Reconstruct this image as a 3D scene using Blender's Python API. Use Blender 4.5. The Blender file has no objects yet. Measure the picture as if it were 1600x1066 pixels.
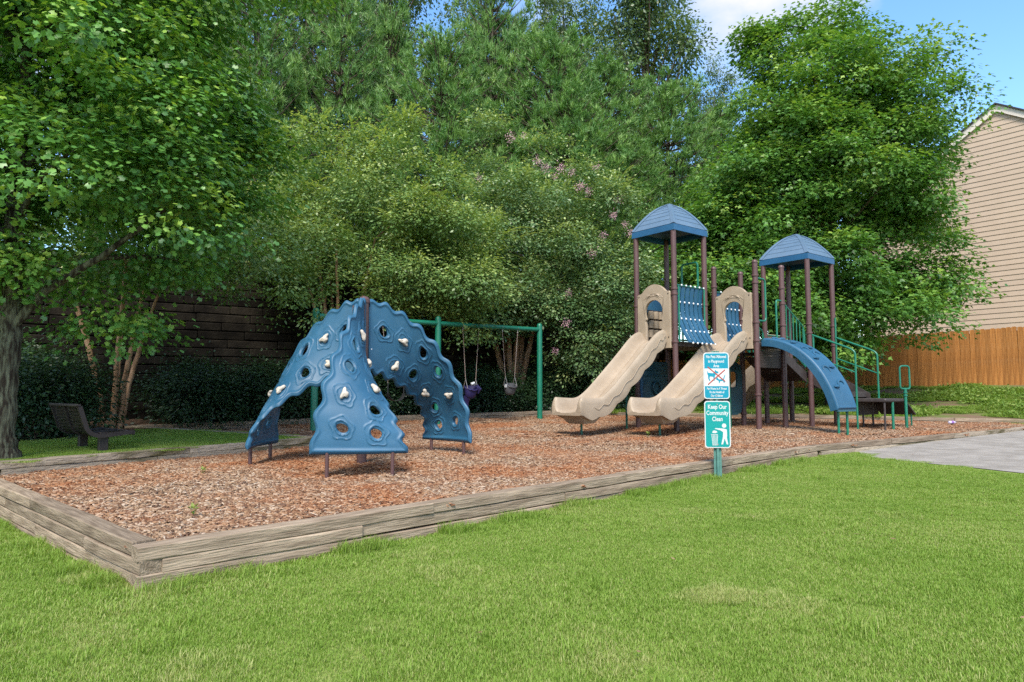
import bpy, bmesh, math, random
import numpy as np
from mathutils import Vector, Matrix

R = math.radians
sc = bpy.context.scene
COL = sc.collection
random.seed(7)

# ------------------------------------------------------------------ camera
PITCH = R(4.39); CAMZ = 0.95; FPX = 1066.7
cam_d = bpy.data.cameras.new('camera'); cam = bpy.data.objects.new('camera', cam_d); COL.objects.link(cam)
cam.location = (0, 0, CAMZ); cam.rotation_euler = (math.pi/2 + PITCH, 0, 0)
cam_d.sensor_width = 36; cam_d.lens = 24.0; cam_d.clip_start = 0.05; cam_d.clip_end = 2000
sc.camera = cam

# ------------------------------------------------------------------ sky, sun, exposure
SUN_EL, SUN_AZ = R(50), R(186)          # azimuth: direction the light comes from, clockwise from +Y
w = bpy.data.worlds.new('World'); sc.world = w; w.use_nodes = True
nt = w.node_tree; nt.nodes.clear()
N = nt.nodes.new; L = nt.links.new
out = N('ShaderNodeOutputWorld'); bg = N('ShaderNodeBackground'); sky = N('ShaderNodeTexSky')
sky.sky_type = 'NISHITA'; sky.sun_disc = False; sky.sun_elevation = SUN_EL; sky.sun_rotation = SUN_AZ
sky.air_density = 1.0; sky.dust_density = 0.2; sky.ozone_density = 1.6
tc = N('ShaderNodeTexCoord'); mp = N('ShaderNodeMapping'); mp.inputs['Scale'].default_value = (1.0, 1.0, 1.7)
mp.inputs['Location'].default_value = (2.854, 1.787, 0.0996)
nz = N('ShaderNodeTexNoise'); nz.inputs['Scale'].default_value = 2.1; nz.inputs['Detail'].default_value = 7; nz.inputs['Roughness'].default_value = 0.55
rp = N('ShaderNodeValToRGB'); rp.color_ramp.elements[0].position = 0.47; rp.color_ramp.elements[1].position = 0.60
mx = N('ShaderNodeMix'); mx.data_type = 'RGBA'; mx.inputs[7].default_value = (2.15, 2.15, 2.25, 1)
L(tc.outputs['Generated'], mp.inputs['Vector']); L(mp.outputs[0], nz.inputs['Vector']); L(nz.outputs['Fac'], rp.inputs['Fac'])
hs = N('ShaderNodeHueSaturation'); hs.inputs['Saturation'].default_value = 1.18; hs.inputs['Value'].default_value = 0.78
L(sky.outputs[0], hs.inputs['Color']); L(rp.outputs['Color'], mx.inputs[0]); L(hs.outputs[0], mx.inputs[6]); L(mx.outputs[2], bg.inputs['Color'])
bg.inputs['Strength'].default_value = 0.15; L(bg.outputs[0], out.inputs['Surface'])
sun_d = bpy.data.lights.new('sun', 'SUN'); sun_d.energy = 2.1; sun_d.angle = R(22); sun_d.color = (1, 0.93, 0.82)
sun = bpy.data.objects.new('sun', sun_d); COL.objects.link(sun)
sd = Vector((math.sin(SUN_AZ)*math.cos(SUN_EL), math.cos(SUN_AZ)*math.cos(SUN_EL), math.sin(SUN_EL)))
sun.rotation_euler = sd.to_track_quat('Z', 'Y').to_euler(); sun.location = (0, 0, 40)
sc.view_settings.view_transform = 'Standard'; sc.view_settings.look = 'None'; sc.view_settings.gamma = 1.0
sc.view_settings.use_curve_mapping = False; sc.view_settings.exposure = 1.66
try:
    sc.render.engine = 'CYCLES'
    sc.cycles.use_denoising = False; sc.cycles.denoiser = 'OPENIMAGEDENOISE'
    sc.cycles.max_bounces = 7; sc.cycles.diffuse_bounces = 4; sc.cycles.transmission_bounces = 4; sc.cycles.glossy_bounces = 3
    sc.cycles.caustics_reflective = False; sc.cycles.caustics_refractive = False
except Exception: pass

# ------------------------------------------------------------------ placing helpers
cp, sp = math.cos(PITCH), math.sin(PITCH)
def ray(px, py):
    a = (px-800)/FPX; b = (533-py)/FPX
    return Vector((a, cp - b*sp, sp + b*cp))
def mz(y): return -0.08 + 0.02*y                              # surface of the wood chips
def lz(x, y): return -0.21 + 0.020*(x+2.2) + 0.016*(y-4.2)    # surface of the front lawn
def G(px, py, dz=0.0):                                        # point on the chip plane (+dz)
    d = ray(px, py); t = (-0.08 + dz - CAMZ)/(d.z - 0.02*d.y); return Vector((0,0,CAMZ)) + d*t
def GL(px, py):                                               # point on the front lawn
    d = ray(px, py); t = (-0.21 + 0.044 - 0.0672 - CAMZ)/(d.z - 0.020*d.x - 0.016*d.y); return Vector((0,0,CAMZ)) + d*t
def P(px, py, Y):                                             # point at depth Y
    d = ray(px, py); return Vector((0,0,CAMZ)) + d*(Y/d.y)

# ------------------------------------------------------------------ materials
MATS = {}
def mat(name, c, rough=0.6, c2=None, scale=6.0, detail=5, bump=0.0, bscale=40.0, spec=0.4, stretch=None, coords='Object',
        lo=0.35, hi=0.65, rnd=0.0, metallic=0.0, coat=0.0):
    m = bpy.data.materials.new(name); m.use_nodes = True; n = m.node_tree.nodes; l = m.node_tree.links
    b = n['Principled BSDF']; b.inputs['Roughness'].default_value = rough; b.inputs['Specular IOR Level'].default_value = spec
    b.inputs['Metallic'].default_value = metallic; b.inputs['Coat Weight'].default_value = coat
    b.inputs['Base Color'].default_value = (*c, 1)
    t = n.new('ShaderNodeTexCoord'); mp = n.new('ShaderNodeMapping'); l.new(t.outputs[coords], mp.inputs['Vector'])
    if stretch: mp.inputs['Scale'].default_value = stretch
    src = None
    if c2 is not None:
        z = n.new('ShaderNodeTexNoise'); z.inputs['Scale'].default_value = scale; z.inputs['Detail'].default_value = detail
        l.new(mp.outputs[0], z.inputs['Vector'])
        r = n.new('ShaderNodeValToRGB'); r.color_ramp.elements[0].position = lo; r.color_ramp.elements[1].position = hi
        r.color_ramp.elements[0].color = (*c, 1); r.color_ramp.elements[1].color = (*c2, 1)
        l.new(z.outputs['Fac'], r.inputs['Fac']); src = r.outputs['Color']
        if rnd > 0:
            oi = n.new('ShaderNodeObjectInfo'); h = n.new('ShaderNodeHueSaturation')
            mr = n.new('ShaderNodeMapRange'); mr.inputs['To Min'].default_value = 1-rnd; mr.inputs['To Max'].default_value = 1+rnd
            l.new(oi.outputs['Random'], mr.inputs['Value']); l.new(mr.outputs[0], h.inputs['Value']); l.new(src, h.inputs['Color']); src = h.outputs['Color']
        l.new(src, b.inputs['Base Color'])
    if bump > 0:
        z2 = n.new('ShaderNodeTexNoise'); z2.inputs['Scale'].default_value = bscale; z2.inputs['Detail'].default_value = 6
        l.new(mp.outputs[0], z2.inputs['Vector'])
        bp = n.new('ShaderNodeBump'); bp.inputs['Strength'].default_value = bump; bp.inputs['Distance'].default_value = 0.02
        l.new(z2.outputs['Fac'], bp.inputs['Height']); l.new(bp.outputs[0], b.inputs['Normal'])
    MATS[name] = m; return m

def leafmat(name, dark, mid, light, trans=0.3, rough=0.40, spec=0.5):
    """colour of each leaf from its own 'tint' attribute, with light passing through the blade"""
    m = bpy.data.materials.new(name); m.use_nodes = True; n = m.node_tree.nodes; l = m.node_tree.links
    b = n['Principled BSDF']; b.inputs['Roughness'].default_value = rough; b.inputs['Specular IOR Level'].default_value = spec
    a = n.new('ShaderNodeAttribute'); a.attribute_name = 'tint'
    r = n.new('ShaderNodeValToRGB'); e = r.color_ramp.elements; e[0].color = (*dark, 1); e[1].color = (*light, 1)
    k = e.new(0.55); k.color = (*mid, 1); l.new(a.outputs['Fac'], r.inputs['Fac'])
    l.new(r.outputs['Color'], b.inputs['Base Color'])
    tr = n.new('ShaderNodeBsdfTranslucent'); g = n.new('ShaderNodeMix'); g.data_type = 'RGBA'; g.blend_type = 'MULTIPLY'; g.inputs[0].default_value = 1
    g.inputs[7].default_value = (1.5, 1.5, 0.6, 1); l.new(r.outputs['Color'], g.inputs[6]); l.new(g.outputs[2], tr.inputs['Color'])
    ms = n.new('ShaderNodeMixShader'); ms.inputs[0].default_value = trans
    l.new(b.outputs[0], ms.inputs[1]); l.new(tr.outputs[0], ms.inputs[2]); l.new(ms.outputs[0], n['Material Output'].inputs['Surface'])
    MATS[name] = m; return m

def chipmat(name):
    m = bpy.data.materials.new(name); m.use_nodes = True; n = m.node_tree.nodes; l = m.node_tree.links
    b = n['Principled BSDF']; b.inputs['Roughness'].default_value = 0.85; b.inputs['Specular IOR Level'].default_value = 0.2
    a = n.new('ShaderNodeAttribute'); a.attribute_name = 'tint'
    r1 = n.new('ShaderNodeValToRGB'); e = r1.color_ramp.elements                       # fresh, rusty chips
    e[0].color = (0.085, 0.032, 0.018, 1); e[1].color = (0.52, 0.36, 0.25, 1)
    for p, c in ((0.25, (0.175, 0.062, 0.026)), (0.55, (0.32, 0.14, 0.062)), (0.8, (0.335, 0.20, 0.12))): k = e.new(p); k.color = (*c, 1)
    r2 = n.new('ShaderNodeValToRGB'); e = r2.color_ramp.elements                       # bleached, greyer chips
    e[0].color = (0.10, 0.06, 0.045, 1); e[1].color = (0.57, 0.46, 0.35, 1)
    for p, c in ((0.25, (0.15, 0.083, 0.05)), (0.55, (0.31, 0.205, 0.125)), (0.8, (0.41, 0.325, 0.25))): k = e.new(p); k.color = (*c, 1)
    g = n.new('ShaderNodeNewGeometry'); z = n.new('ShaderNodeTexNoise'); z.inputs['Scale'].default_value = 0.55; z.inputs['Detail'].default_value = 6
    z.inputs['Roughness'].default_value = 0.65
    l.new(g.outputs['Position'], z.inputs['Vector'])
    rr = n.new('ShaderNodeValToRGB'); rr.color_ramp.elements[0].position = 0.40; rr.color_ramp.elements[1].position = 0.58; l.new(z.outputs['Fac'], rr.inputs['Fac'])
    mxn = n.new('ShaderNodeMix'); mxn.data_type = 'RGBA'; l.new(rr.outputs['Color'], mxn.inputs[0])
    l.new(a.outputs['Fac'], r1.inputs['Fac']); l.new(a.outputs['Fac'], r2.inputs['Fac'])
    l.new(r1.outputs['Color'], mxn.inputs[6]); l.new(r2.outputs['Color'], mxn.inputs[7]); l.new(mxn.outputs[2], b.inputs['Base Color'])
    MATS[name] = m; return m

def dotmat(name, c, hole, pitch=0.035):
    """metal sheet punched with a grid of small round holes"""
    m = mat(name, c, 0.5); n = m.node_tree.nodes; l = m.node_tree.links; b = n['Principled BSDF']
    t = n.new('ShaderNodeTexCoord'); s = n.new('ShaderNodeVectorMath'); s.operation = 'SCALE'; s.inputs['Scale'].default_value = 1/pitch
    f = n.new('ShaderNodeVectorMath'); f.operation = 'FRACTION'; o = n.new('ShaderNodeVectorMath'); o.operation = 'SUBTRACT'; o.inputs[1].default_value = (0.5, 0.5, 0.5)
    l.new(t.outputs['UV'], s.inputs[0]); l.new(s.outputs[0], f.inputs[0]); l.new(f.outputs[0], o.inputs[0])
    sx = n.new('ShaderNodeSeparateXYZ'); cx = n.new('ShaderNodeCombineXYZ'); l.new(o.outputs[0], sx.inputs[0]); l.new(sx.outputs[0], cx.inputs[0]); l.new(sx.outputs[1], cx.inputs[1])
    ln = n.new('ShaderNodeVectorMath'); ln.operation = 'LENGTH'; l.new(cx.outputs[0], ln.inputs[0])
    lt = n.new('ShaderNodeMath'); lt.operation = 'LESS_THAN'; lt.inputs[1].default_value = 0.30; l.new(ln.outputs['Value'], lt.inputs[0])
    tp = n.new('ShaderNodeBsdfTransparent'); ms = n.new('ShaderNodeMixShader'); l.new(lt.outputs[0], ms.inputs[0])
    l.new(b.outputs[0], ms.inputs[1]); l.new(tp.outputs[0], ms.inputs[2]); l.new(ms.outputs[0], n['Material Output'].inputs['Surface'])
    return m

mat('blue', (0.014, 0.078, 0.150), 0.43, (0.022, 0.100, 0.186), 1.6, bump=0.03, bscale=160, spec=0.45)
mat('roof_blue', (0.080, 0.140, 0.215), 0.45, (0.098, 0.160, 0.24), 2.5, spec=0.5)
mat('fascia_blue', (0.016, 0.085, 0.19), 0.4, (0.02, 0.10, 0.215), 4)
mat('teal_dark', (0.012, 0.06, 0.085), 0.45, (0.016, 0.075, 0.10), 4)
mat('beige', (0.30, 0.235, 0.168), 0.45, (0.36, 0.288, 0.212), 2.2, bump=0.03, bscale=120, spec=0.4)
mat('beige_dark', (0.36, 0.27, 0.19), 0.55)
mat('stone_hold', (0.45, 0.40, 0.34), 0.7, (0.50, 0.45, 0.39), 30, bump=0.25, bscale=60)
mat('maroon', (0.075, 0.036, 0.036), 0.4, (0.092, 0.046, 0.045), 4, spec=0.5, stretch=(1, 1, .3))
mat('deck_brown', (0.035, 0.027, 0.027), 0.6, (0.05, 0.04, 0.038), 8)
dotmat('punched_brown', (0.038, 0.028, 0.027), None)
mat('green', (0.004, 0.125, 0.075), 0.35, (0.006, 0.15, 0.092), 3, spec=0.5)
mat('green_dark', (0.012, 0.10, 0.065), 0.4, (0.016, 0.12, 0.08), 5)
mat('white_bolt', (0.75, 0.76, 0.78), 0.35, metallic=0.0)
mat('steel', (0.42, 0.40, 0.38), 0.45, (0.30, 0.25, 0.22), 20, metallic=0.6)
mat('chain', (0.33, 0.24, 0.20), 0.5, (0.42, 0.34, 0.30), 60, metallic=0.4)
mat('purple', (0.018, 0.015, 0.07), 0.5, (0.025, 0.02, 0.09), 10)
mat('grey_rubber', (0.06, 0.06, 0.065), 0.6, (0.09, 0.09, 0.095), 10)
mat('black_rubber', (0.02, 0.02, 0.02), 0.6)
mat('bench_brown', (0.020, 0.014, 0.014), 0.5, (0.028, 0.020, 0.019), 10)
mat('timber', (0.125, 0.09, 0.062), 0.9, (0.37, 0.292, 0.215), 5.0, 9, 0.55, 12, 0.15, stretch=(0.7, 7, 7), lo=0.24, hi=0.76, rnd=0.22)
mat('timber_mossy', (0.095, 0.08, 0.04), 0.9, (0.31, 0.255, 0.195), 3.0, 8, 0.9, 14, 0.15, stretch=(0.9, 3, 3), lo=0.36, hi=0.56, rnd=0.18)
mat('fence_wood', (0.27, 0.107, 0.029), 0.75, (0.41, 0.178, 0.052), 5, 6, 0.3, 20, 0.2, stretch=(5, 5, 0.35), rnd=0.20)
mat('siding', (0.42, 0.325, 0.248), 0.7, (0.445, 0.345, 0.265), 2, rnd=0.03)
mat('trim', (0.62, 0.56, 0.50), 0.6); mat('white', (0.8, 0.8, 0.8), 0.5)
mat('shingle', (0.025, 0.025, 0.03), 0.9, (0.05, 0.05, 0.055), 30)
mat('glass', (0.05, 0.06, 0.07), 0.08, spec=0.8)
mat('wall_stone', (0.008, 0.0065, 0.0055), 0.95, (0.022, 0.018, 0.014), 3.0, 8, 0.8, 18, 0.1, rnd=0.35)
mat('soil', (0.055, 0.035, 0.022), 0.95, (0.12, 0.075, 0.05), 7, 8, 0.8, 30, 0.1, coords='Object')
mat('lawn_soil', (0.13, 0.20, 0.035), 0.95, (0.21, 0.25, 0.07), 5, 9, 0.8, 60, 0.1)
mat('bank', (0.17, 0.115, 0.075), 0.95, (0.12, 0.15, 0.045), 1.6, 9, 0.8, 25, 0.1, lo=.42, hi=.56)
mat('mulch_base', (0.12, 0.055, 0.03), 0.95, (0.26, 0.15, 0.10), 14, 9, 1.0, 60, 0.1)
mat('concrete', (0.225, 0.205, 0.18), 0.9, (0.31, 0.285, 0.255), 3.5, 10, 0.5, 160, 0.15)
mat('bark_maple', (0.030, 0.023, 0.018), 0.95, (0.125, 0.13, 0.09), 9, 10, 1.0, 14, 0.1, stretch=(3.4, 3.4, 0.55), lo=0.40, hi=0.64)
mat('bark_myrtle', (0.20, 0.115, 0.065), 0.7, (0.34, 0.22, 0.14), 5, 6, 0.4, 20, 0.2, stretch=(3, 3, 0.5))
mat('bark_dark', (0.06, 0.045, 0.035), 0.95, (0.14, 0.11, 0.09), 6, 6, 0.8, 14, 0.1, stretch=(2, 2, .5))
mat('sign_cyan', (0.0, 0.22, 0.32), 0.4); mat('sign_teal', (0.0, 0.245, 0.235), 0.4); mat('sign_white', (0.52, 0.53, 0.54), 0.4)
mat('sign_red', (0.35, 0.04, 0.03), 0.4); mat('post_green', (0.06, 0.16, 0.14), 0.5, (0.09, 0.21, 0.18), 12)
mat('pink', (0.50, 0.26, 0.33), 0.7, (0.60, 0.38, 0.43), 20)
mat('litter', (0.55, 0.5, 0.65), 0.3); mat('litter_label', (0.25, 0.12, 0.4), 0.4)
def wear(name, pale, grime, amt=.35, sc1=9.0):
    m = MATS[name]; n, l = m.node_tree.nodes, m.node_tree.links; b = n['Principled BSDF']; t = n.new('ShaderNodeTexCoord'); src_ = b.inputs['Base Color'].links[0].from_socket
    def layer(src_, col, scale, lo, hi, amt_, st=(1, 1, 1)):
        mp_ = n.new('ShaderNodeMapping'); mp_.inputs['Scale'].default_value = st; z = n.new('ShaderNodeTexNoise'); z.inputs['Scale'].default_value = scale; z.inputs['Detail'].default_value = 10; z.inputs['Roughness'].default_value = .72
        l.new(t.outputs['Object'], mp_.inputs['Vector']); l.new(mp_.outputs[0], z.inputs['Vector']); r = n.new('ShaderNodeMapRange'); r.inputs['From Min'].default_value = lo; r.inputs['From Max'].default_value = hi; r.inputs['To Max'].default_value = amt_
        l.new(z.outputs['Fac'], r.inputs['Value']); x = n.new('ShaderNodeMix'); x.data_type = 'RGBA'; x.inputs[7].default_value = (*col, 1); l.new(r.outputs[0], x.inputs[0]); l.new(src_, x.inputs[6]); return x.outputs[2], z
    c_, z_ = layer(src_, pale, sc1, .52, .72, amt); c_, _ = layer(c_, grime, 3.2, .55, .75, amt*.8, (1, 1, .35)); c_, _ = layer(c_, pale, 55, .60, .70, amt*.7)
    l.new(c_, b.inputs['Base Color']); rr = n.new('ShaderNodeMapRange'); rr.inputs['To Min'].default_value = b.inputs['Roughness'].default_value-.08; rr.inputs['To Max'].default_value = b.inputs['Roughness'].default_value+.22; l.new(z_.outputs['Fac'], rr.inputs['Value']); l.new(rr.outputs[0], b.inputs['Roughness'])
wear('blue', (0.06, 0.14, 0.21), (0.03, 0.05, 0.06), .40); wear('beige', (0.44, 0.37, 0.29), (0.17, 0.125, 0.085), .34); wear('roof_blue', (0.14, 0.20, 0.26), (0.05, 0.075, 0.09), .35); wear('maroon', (0.14, 0.085, 0.08), (0.05, 0.03, 0.028), .35, 14); wear('green', (0.03, 0.19, 0.13), (0.01, 0.06, 0.04), .3, 14)
wear('concrete', (0.36, 0.34, 0.31), (0.12, 0.10, 0.08), .5, 2.0); wear('fence_wood', (0.42, 0.26, 0.13), (0.10, 0.05, 0.02), .45, 3.0); wear('siding', (0.52, 0.42, 0.34), (0.34, 0.27, 0.20), .3, 1.5)
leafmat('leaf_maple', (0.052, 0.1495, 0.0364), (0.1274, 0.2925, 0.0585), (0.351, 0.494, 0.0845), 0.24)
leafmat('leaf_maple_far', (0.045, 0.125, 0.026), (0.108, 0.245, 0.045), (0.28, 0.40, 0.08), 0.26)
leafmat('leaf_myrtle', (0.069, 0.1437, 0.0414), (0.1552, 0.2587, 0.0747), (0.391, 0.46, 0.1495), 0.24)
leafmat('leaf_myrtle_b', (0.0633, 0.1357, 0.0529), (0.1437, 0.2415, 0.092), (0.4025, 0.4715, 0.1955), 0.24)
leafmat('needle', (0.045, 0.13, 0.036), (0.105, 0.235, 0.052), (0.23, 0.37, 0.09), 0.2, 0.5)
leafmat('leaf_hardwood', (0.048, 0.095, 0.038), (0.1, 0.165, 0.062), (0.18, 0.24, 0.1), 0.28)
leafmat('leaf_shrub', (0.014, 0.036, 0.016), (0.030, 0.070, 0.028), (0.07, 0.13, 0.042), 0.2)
leafmat('grass', (0.142, 0.245, 0.034), (0.208, 0.322, 0.053), (0.38, 0.395, 0.16), 0.36, 0.6, 0.2)
leafmat('weeds', (0.08, 0.15, 0.025), (0.15, 0.245, 0.04), (0.30, 0.34, 0.10), 0.3, 0.6, 0.25)
leafmat('dry', (0.14, 0.075, 0.04), (0.30, 0.20, 0.11), (0.52, 0.43, 0.32), 0.15, 0.8)
gm = MATS['grass'].node_tree; gn_, gl_ = gm.nodes, gm.links
ge = gn_.new('ShaderNodeNewGeometry'); gz1 = gn_.new('ShaderNodeTexNoise'); gz1.inputs['Scale'].default_value = .9; gz1.inputs['Detail'].default_value = 7; gz1.inputs['Roughness'].default_value = .68
gl_.new(ge.outputs['Position'], gz1.inputs['Vector']); gr = gn_.new('ShaderNodeMapRange'); gr.inputs['From Min'].default_value = .32; gr.inputs['From Max'].default_value = .70; gr.inputs['To Min'].default_value = -.18; gr.inputs['To Max'].default_value = .26
gl_.new(gz1.outputs['Fac'], gr.inputs['Value']); ga = gn_.new('ShaderNodeMath'); ga.operation = 'ADD'; ga.use_clamp = True
at_ = [x for x in gn_ if x.bl_idname == 'ShaderNodeAttribute'][0]; cr_ = [x for x in gn_ if x.bl_idname == 'ShaderNodeValToRGB'][0]
gl_.new(at_.outputs['Fac'], ga.inputs[0]); gl_.new(gr.outputs[0], ga.inputs[1]); gl_.new(ga.outputs[0], cr_.inputs['Fac'])
chipmat('chips')

# ------------------------------------------------------------------ mesh helpers
def tag(o, label=None, cat=None, group=None, kind=None):
    if label: o['label'] = label
    if cat: o['category'] = cat
    if group: o['group'] = group
    if kind: o['kind'] = kind
    return o
def empty(name, loc=(0, 0, 0), rz=0.0, parent=None):
    o = bpy.data.objects.new(name, None); COL.objects.link(o); o.location = loc; o.rotation_euler = (0, 0, rz)
    o.empty_display_size = 0.2; o.parent = parent; return o
def link(name, me, m=None, parent=None, loc=(0, 0, 0), rot=None):
    o = bpy.data.objects.new(name, me); COL.objects.link(o); o.parent = parent; o.location = loc
    if rot is not None: o.rotation_euler = rot
    if m and not me.materials: me.materials.append(MATS[m])
    return o
def np_mesh(name, V, F, tint=None, smooth=False, uv=None):
    V = np.asarray(V, dtype=np.float32).reshape(-1, 3); F = np.asarray(F, dtype=np.int32); k = F.shape[1]
    me = bpy.data.meshes.new(name); me.vertices.add(len(V)); me.vertices.foreach_set('co', V.ravel())
    me.loops.add(F.size); me.loops.foreach_set('vertex_index', F.ravel())
    me.polygons.add(len(F)); me.polygons.foreach_set('loop_start', np.arange(0, F.size, k, dtype=np.int32))
    if smooth: me.polygons.foreach_set('use_smooth', np.ones(len(F), dtype=bool))
    if tint is not None:
        a = me.attributes.new('tint', 'FLOAT', 'POINT'); a.data.foreach_set('value', np.asarray(tint, dtype=np.float32))
    me.update(calc_edges=True); me.validate(); return me

class MB:
    def __init__(s): s.v = []; s.f = []; s.uv = None
    def quad_strip(s, rings, closed=True, cap0=False, cap1=False):
        """rings: list of point lists of equal length"""
        b = len(s.v); n = len(rings[0])
        for r in rings: s.v += [tuple(p) for p in r]
        m = n if closed else n-1
        for i in range(len(rings)-1):
            for j in range(m):
                s.f.append((b+i*n+j, b+i*n+(j+1) % n, b+(i+1)*n+(j+1) % n, b+(i+1)*n+j))
        if cap0: s.f.append(tuple(b+j for j in range(n-1, -1, -1)))
        if cap1: s.f.append(tuple(b+(len(rings)-1)*n+j for j in range(n)))
        return s
    def box(s, c, size, M=None, ch=0.0):
        x, y, z = (d/2 for d in size); c = Vector(c)
        if ch <= 0: prof = [(-y, -z), (y, -z), (y, z), (-y, z)]
        else: prof = [(-y+ch, -z), (y-ch, -z), (y, -z+ch), (y, z-ch), (y-ch, z), (-y+ch, z), (-y, z-ch), (-y, -z+ch)]
        rings = []
        xs = (-x, x) if ch <= 0 else (-x, -x+ch, x-ch, x)
        for i, xx in enumerate(xs):
            k = 1.0 if ch <= 0 or 0 < i < 3 else None
            ring = []
            for (a, b) in prof:
                if k is None: a2 = math.copysign(max(abs(a)-ch*.7, 0), a); b2 = math.copysign(max(abs(b)-ch*.7, 0), b)
                else: a2, b2 = a, b
                p = Vector((xx, a2, b2)); p = (M @ p) if M is not None else p; ring.append(c+p)
            rings.append(ring)
        return s.quad_strip(rings, True, True, True)
    def tube(s, pts, r, n=10, caps=True):
        pts = [Vector(p) for p in pts]; rr = r if isinstance(r, (list, tuple)) else [r]*len(pts); rings = []
        up = None
        for i, p in enumerate(pts):
            t = (pts[min(i+1, len(pts)-1)] - pts[max(i-1, 0)]).normalized()
            if up is None: up = t.orthogonal().normalized()
            else: up = (up - t*up.dot(t)); up = up.normalized() if up.length > 1e-6 else t.orthogonal().normalized()
            sd = t.cross(up)
            rings.append([p + (up*math.cos(2*math.pi*j/n) + sd*math.sin(2*math.pi*j/n))*rr[i] for j in range(n)])
        return s.quad_strip(rings, True, caps, caps)
    def lathe(s, prof, c=(0, 0, 0), n=16, M=None):
        rings = []
        for (r, z) in prof:
            ring = []
            for j in range(n):
                p = Vector((r*math.cos(2*math.pi*j/n), r*math.sin(2*math.pi*j/n), z)); p = M @ p if M is not None else p
                ring.append(Vector(c)+p)
            rings.append(ring)
        return s.quad_strip(rings, True, True, True)
    def prism(s, poly, h, M):
        """flat polygon (x, y) pushed h along +z, placed by the 4x4 matrix M"""
        a = [M @ Vector((x, y, 0)) for x, y in poly]; b = [M @ Vector((x, y, h)) for x, y in poly]
        return s.quad_strip([a, b], True, True, True)
    def mesh(s, name, smooth=True, ang=35):
        me = bpy.data.meshes.new(name); me.from_pydata([tuple(p) for p in s.v], [], s.f); me.update()
        bm = bmesh.new(); bm.from_mesh(me); bmesh.ops.recalc_face_normals(bm, faces=bm.faces); bm.to_mesh(me); bm.free()
        if smooth:
            me.polygons.foreach_set('use_smooth', np.ones(len(me.polygons), dtype=bool)); me.set_sharp_from_angle(angle=R(ang))
        return me
    def build(s, name, m, parent=None, loc=(0, 0, 0), smooth=True, ang=35, rot=None):
        return link(name, s.mesh(name, smooth, ang), m, parent, loc, rot)
def box_uv(me, axes=(0, 2)):
    uv = me.uv_layers.new(name='UVMap'); 
    for p in me.polygons:
        n = p.normal; a = [abs(n.x), abs(n.y), abs(n.z)]; k = a.index(max(a)); ax = [(1, 2), (0, 2), (0, 1)][k]
        for li in p.loop_indices:
            co = me.vertices[me.loops[li].vertex_index].co; uv.data[li].uv = (co[ax[0]], co[ax[1]])
def copy_tree(o, parent=None):
    c = o.copy(); COL.objects.link(c); c.parent = parent
    for ch in list(o.children): copy_tree(ch, c)
    return c
def arc(c, r, a0, a1, n, plane='xz'):
    pts = []
    for i in range(n+1):
        a = a0+(a1-a0)*i/n; u, v = r*math.cos(a), r*math.sin(a)
        pts.append({'xz': Vector((c[0]+u, c[1], c[2]+v)), 'yz': Vector((c[0], c[1]+u, c[2]+v)), 'xy': Vector((c[0]+u, c[1]+v, c[2]))}[plane])
    return pts
def fillet(pts, r, n=5):
    """round the corners of a polyline"""
    pts = [Vector(p) for p in pts]; o = [pts[0]]
    for i in range(1, len(pts)-1):
        p = pts[i]; a = (pts[i-1]-p); b = (pts[i+1]-p); k = min(r, a.length*.49, b.length*.49); p0 = p+a.normalized()*k; p1 = p+b.normalized()*k
        for j in range(n+1):
            t = j/n; o.append(p0*(1-t)**2 + p*2*t*(1-t) + p1*t*t)
    return o+[pts[-1]]
def inside(poly, x, y):
    c = False; j = len(poly)-1
    for i in range(len(poly)):
        xi, yi = poly[i]; xj, yj = poly[j]
        if (yi > y) != (yj > y) and x < (xj-xi)*(y-yi)/(yj-yi)+xi: c = not c
        j = i
    return c
def edge_dist(poly, x, y):
    d = 1e9
    for i in range(len(poly)):
        a = poly[i]; b = poly[(i+1) % len(poly)]; vx, vy = b[0]-a[0], b[1]-a[1]; t = ((x-a[0])*vx+(y-a[1])*vy)/(vx*vx+vy*vy); t = min(1, max(0, t))
        d = min(d, math.hypot(x-a[0]-t*vx, y-a[1]-t*vy))
    return d

# ================================================================== THE SETTING
MULCH = [(-2.2, 4.2), (4.5, 10.3), (10.8, 14.4), (13.0, 15.75), (8.7, 18.0), (4.7, 19.2), (1.8, 20.2), (-4.5, 16.2), (-7.5, 13.35), (-3.05, 10.8), (-5.65, 7.42)]

def sheet_grid(name, xs, ys, zf, m, cut=None):
    V = [(x, y, zf(x, y)) for y in ys for x in xs]; nx = len(xs); F = []
    for j in range(len(ys)-1):
        for i in range(nx-1):
            F.append((j*nx+i, j*nx+i+1, (j+1)*nx+i+1, (j+1)*nx+i))
    me = np_mesh(name, V, F, smooth=True); o = link(name, me, m); return tag(o, kind='structure')
def steps(*segs):
    o = []
    for a, b, n in segs: o += list(np.linspace(a, b, n, endpoint=False))
    return o+[segs[-1][1]]
def bumps(x, y): return 0.008*math.sin(1.0*x+.3*y)*math.sin(.7*y-.4*x)
def ground_z(x, y):
    far = min(1, max(0, (math.hypot(x, y)-22)/30)); return (lz(x, y)+bumps(x, y)-.010)*(1-far) - 0.05*far
g = sheet_grid('lawn_ground', steps((-900, -40, 6), (-40, -10, 20), (-10, 16, 90), (16, 40, 16), (40, 900, 6)),
               steps((-60, 0, 6), (0, 16, 70), (16, 40, 16), (40, 1200, 6)), ground_z, 'lawn_soil')

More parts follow.
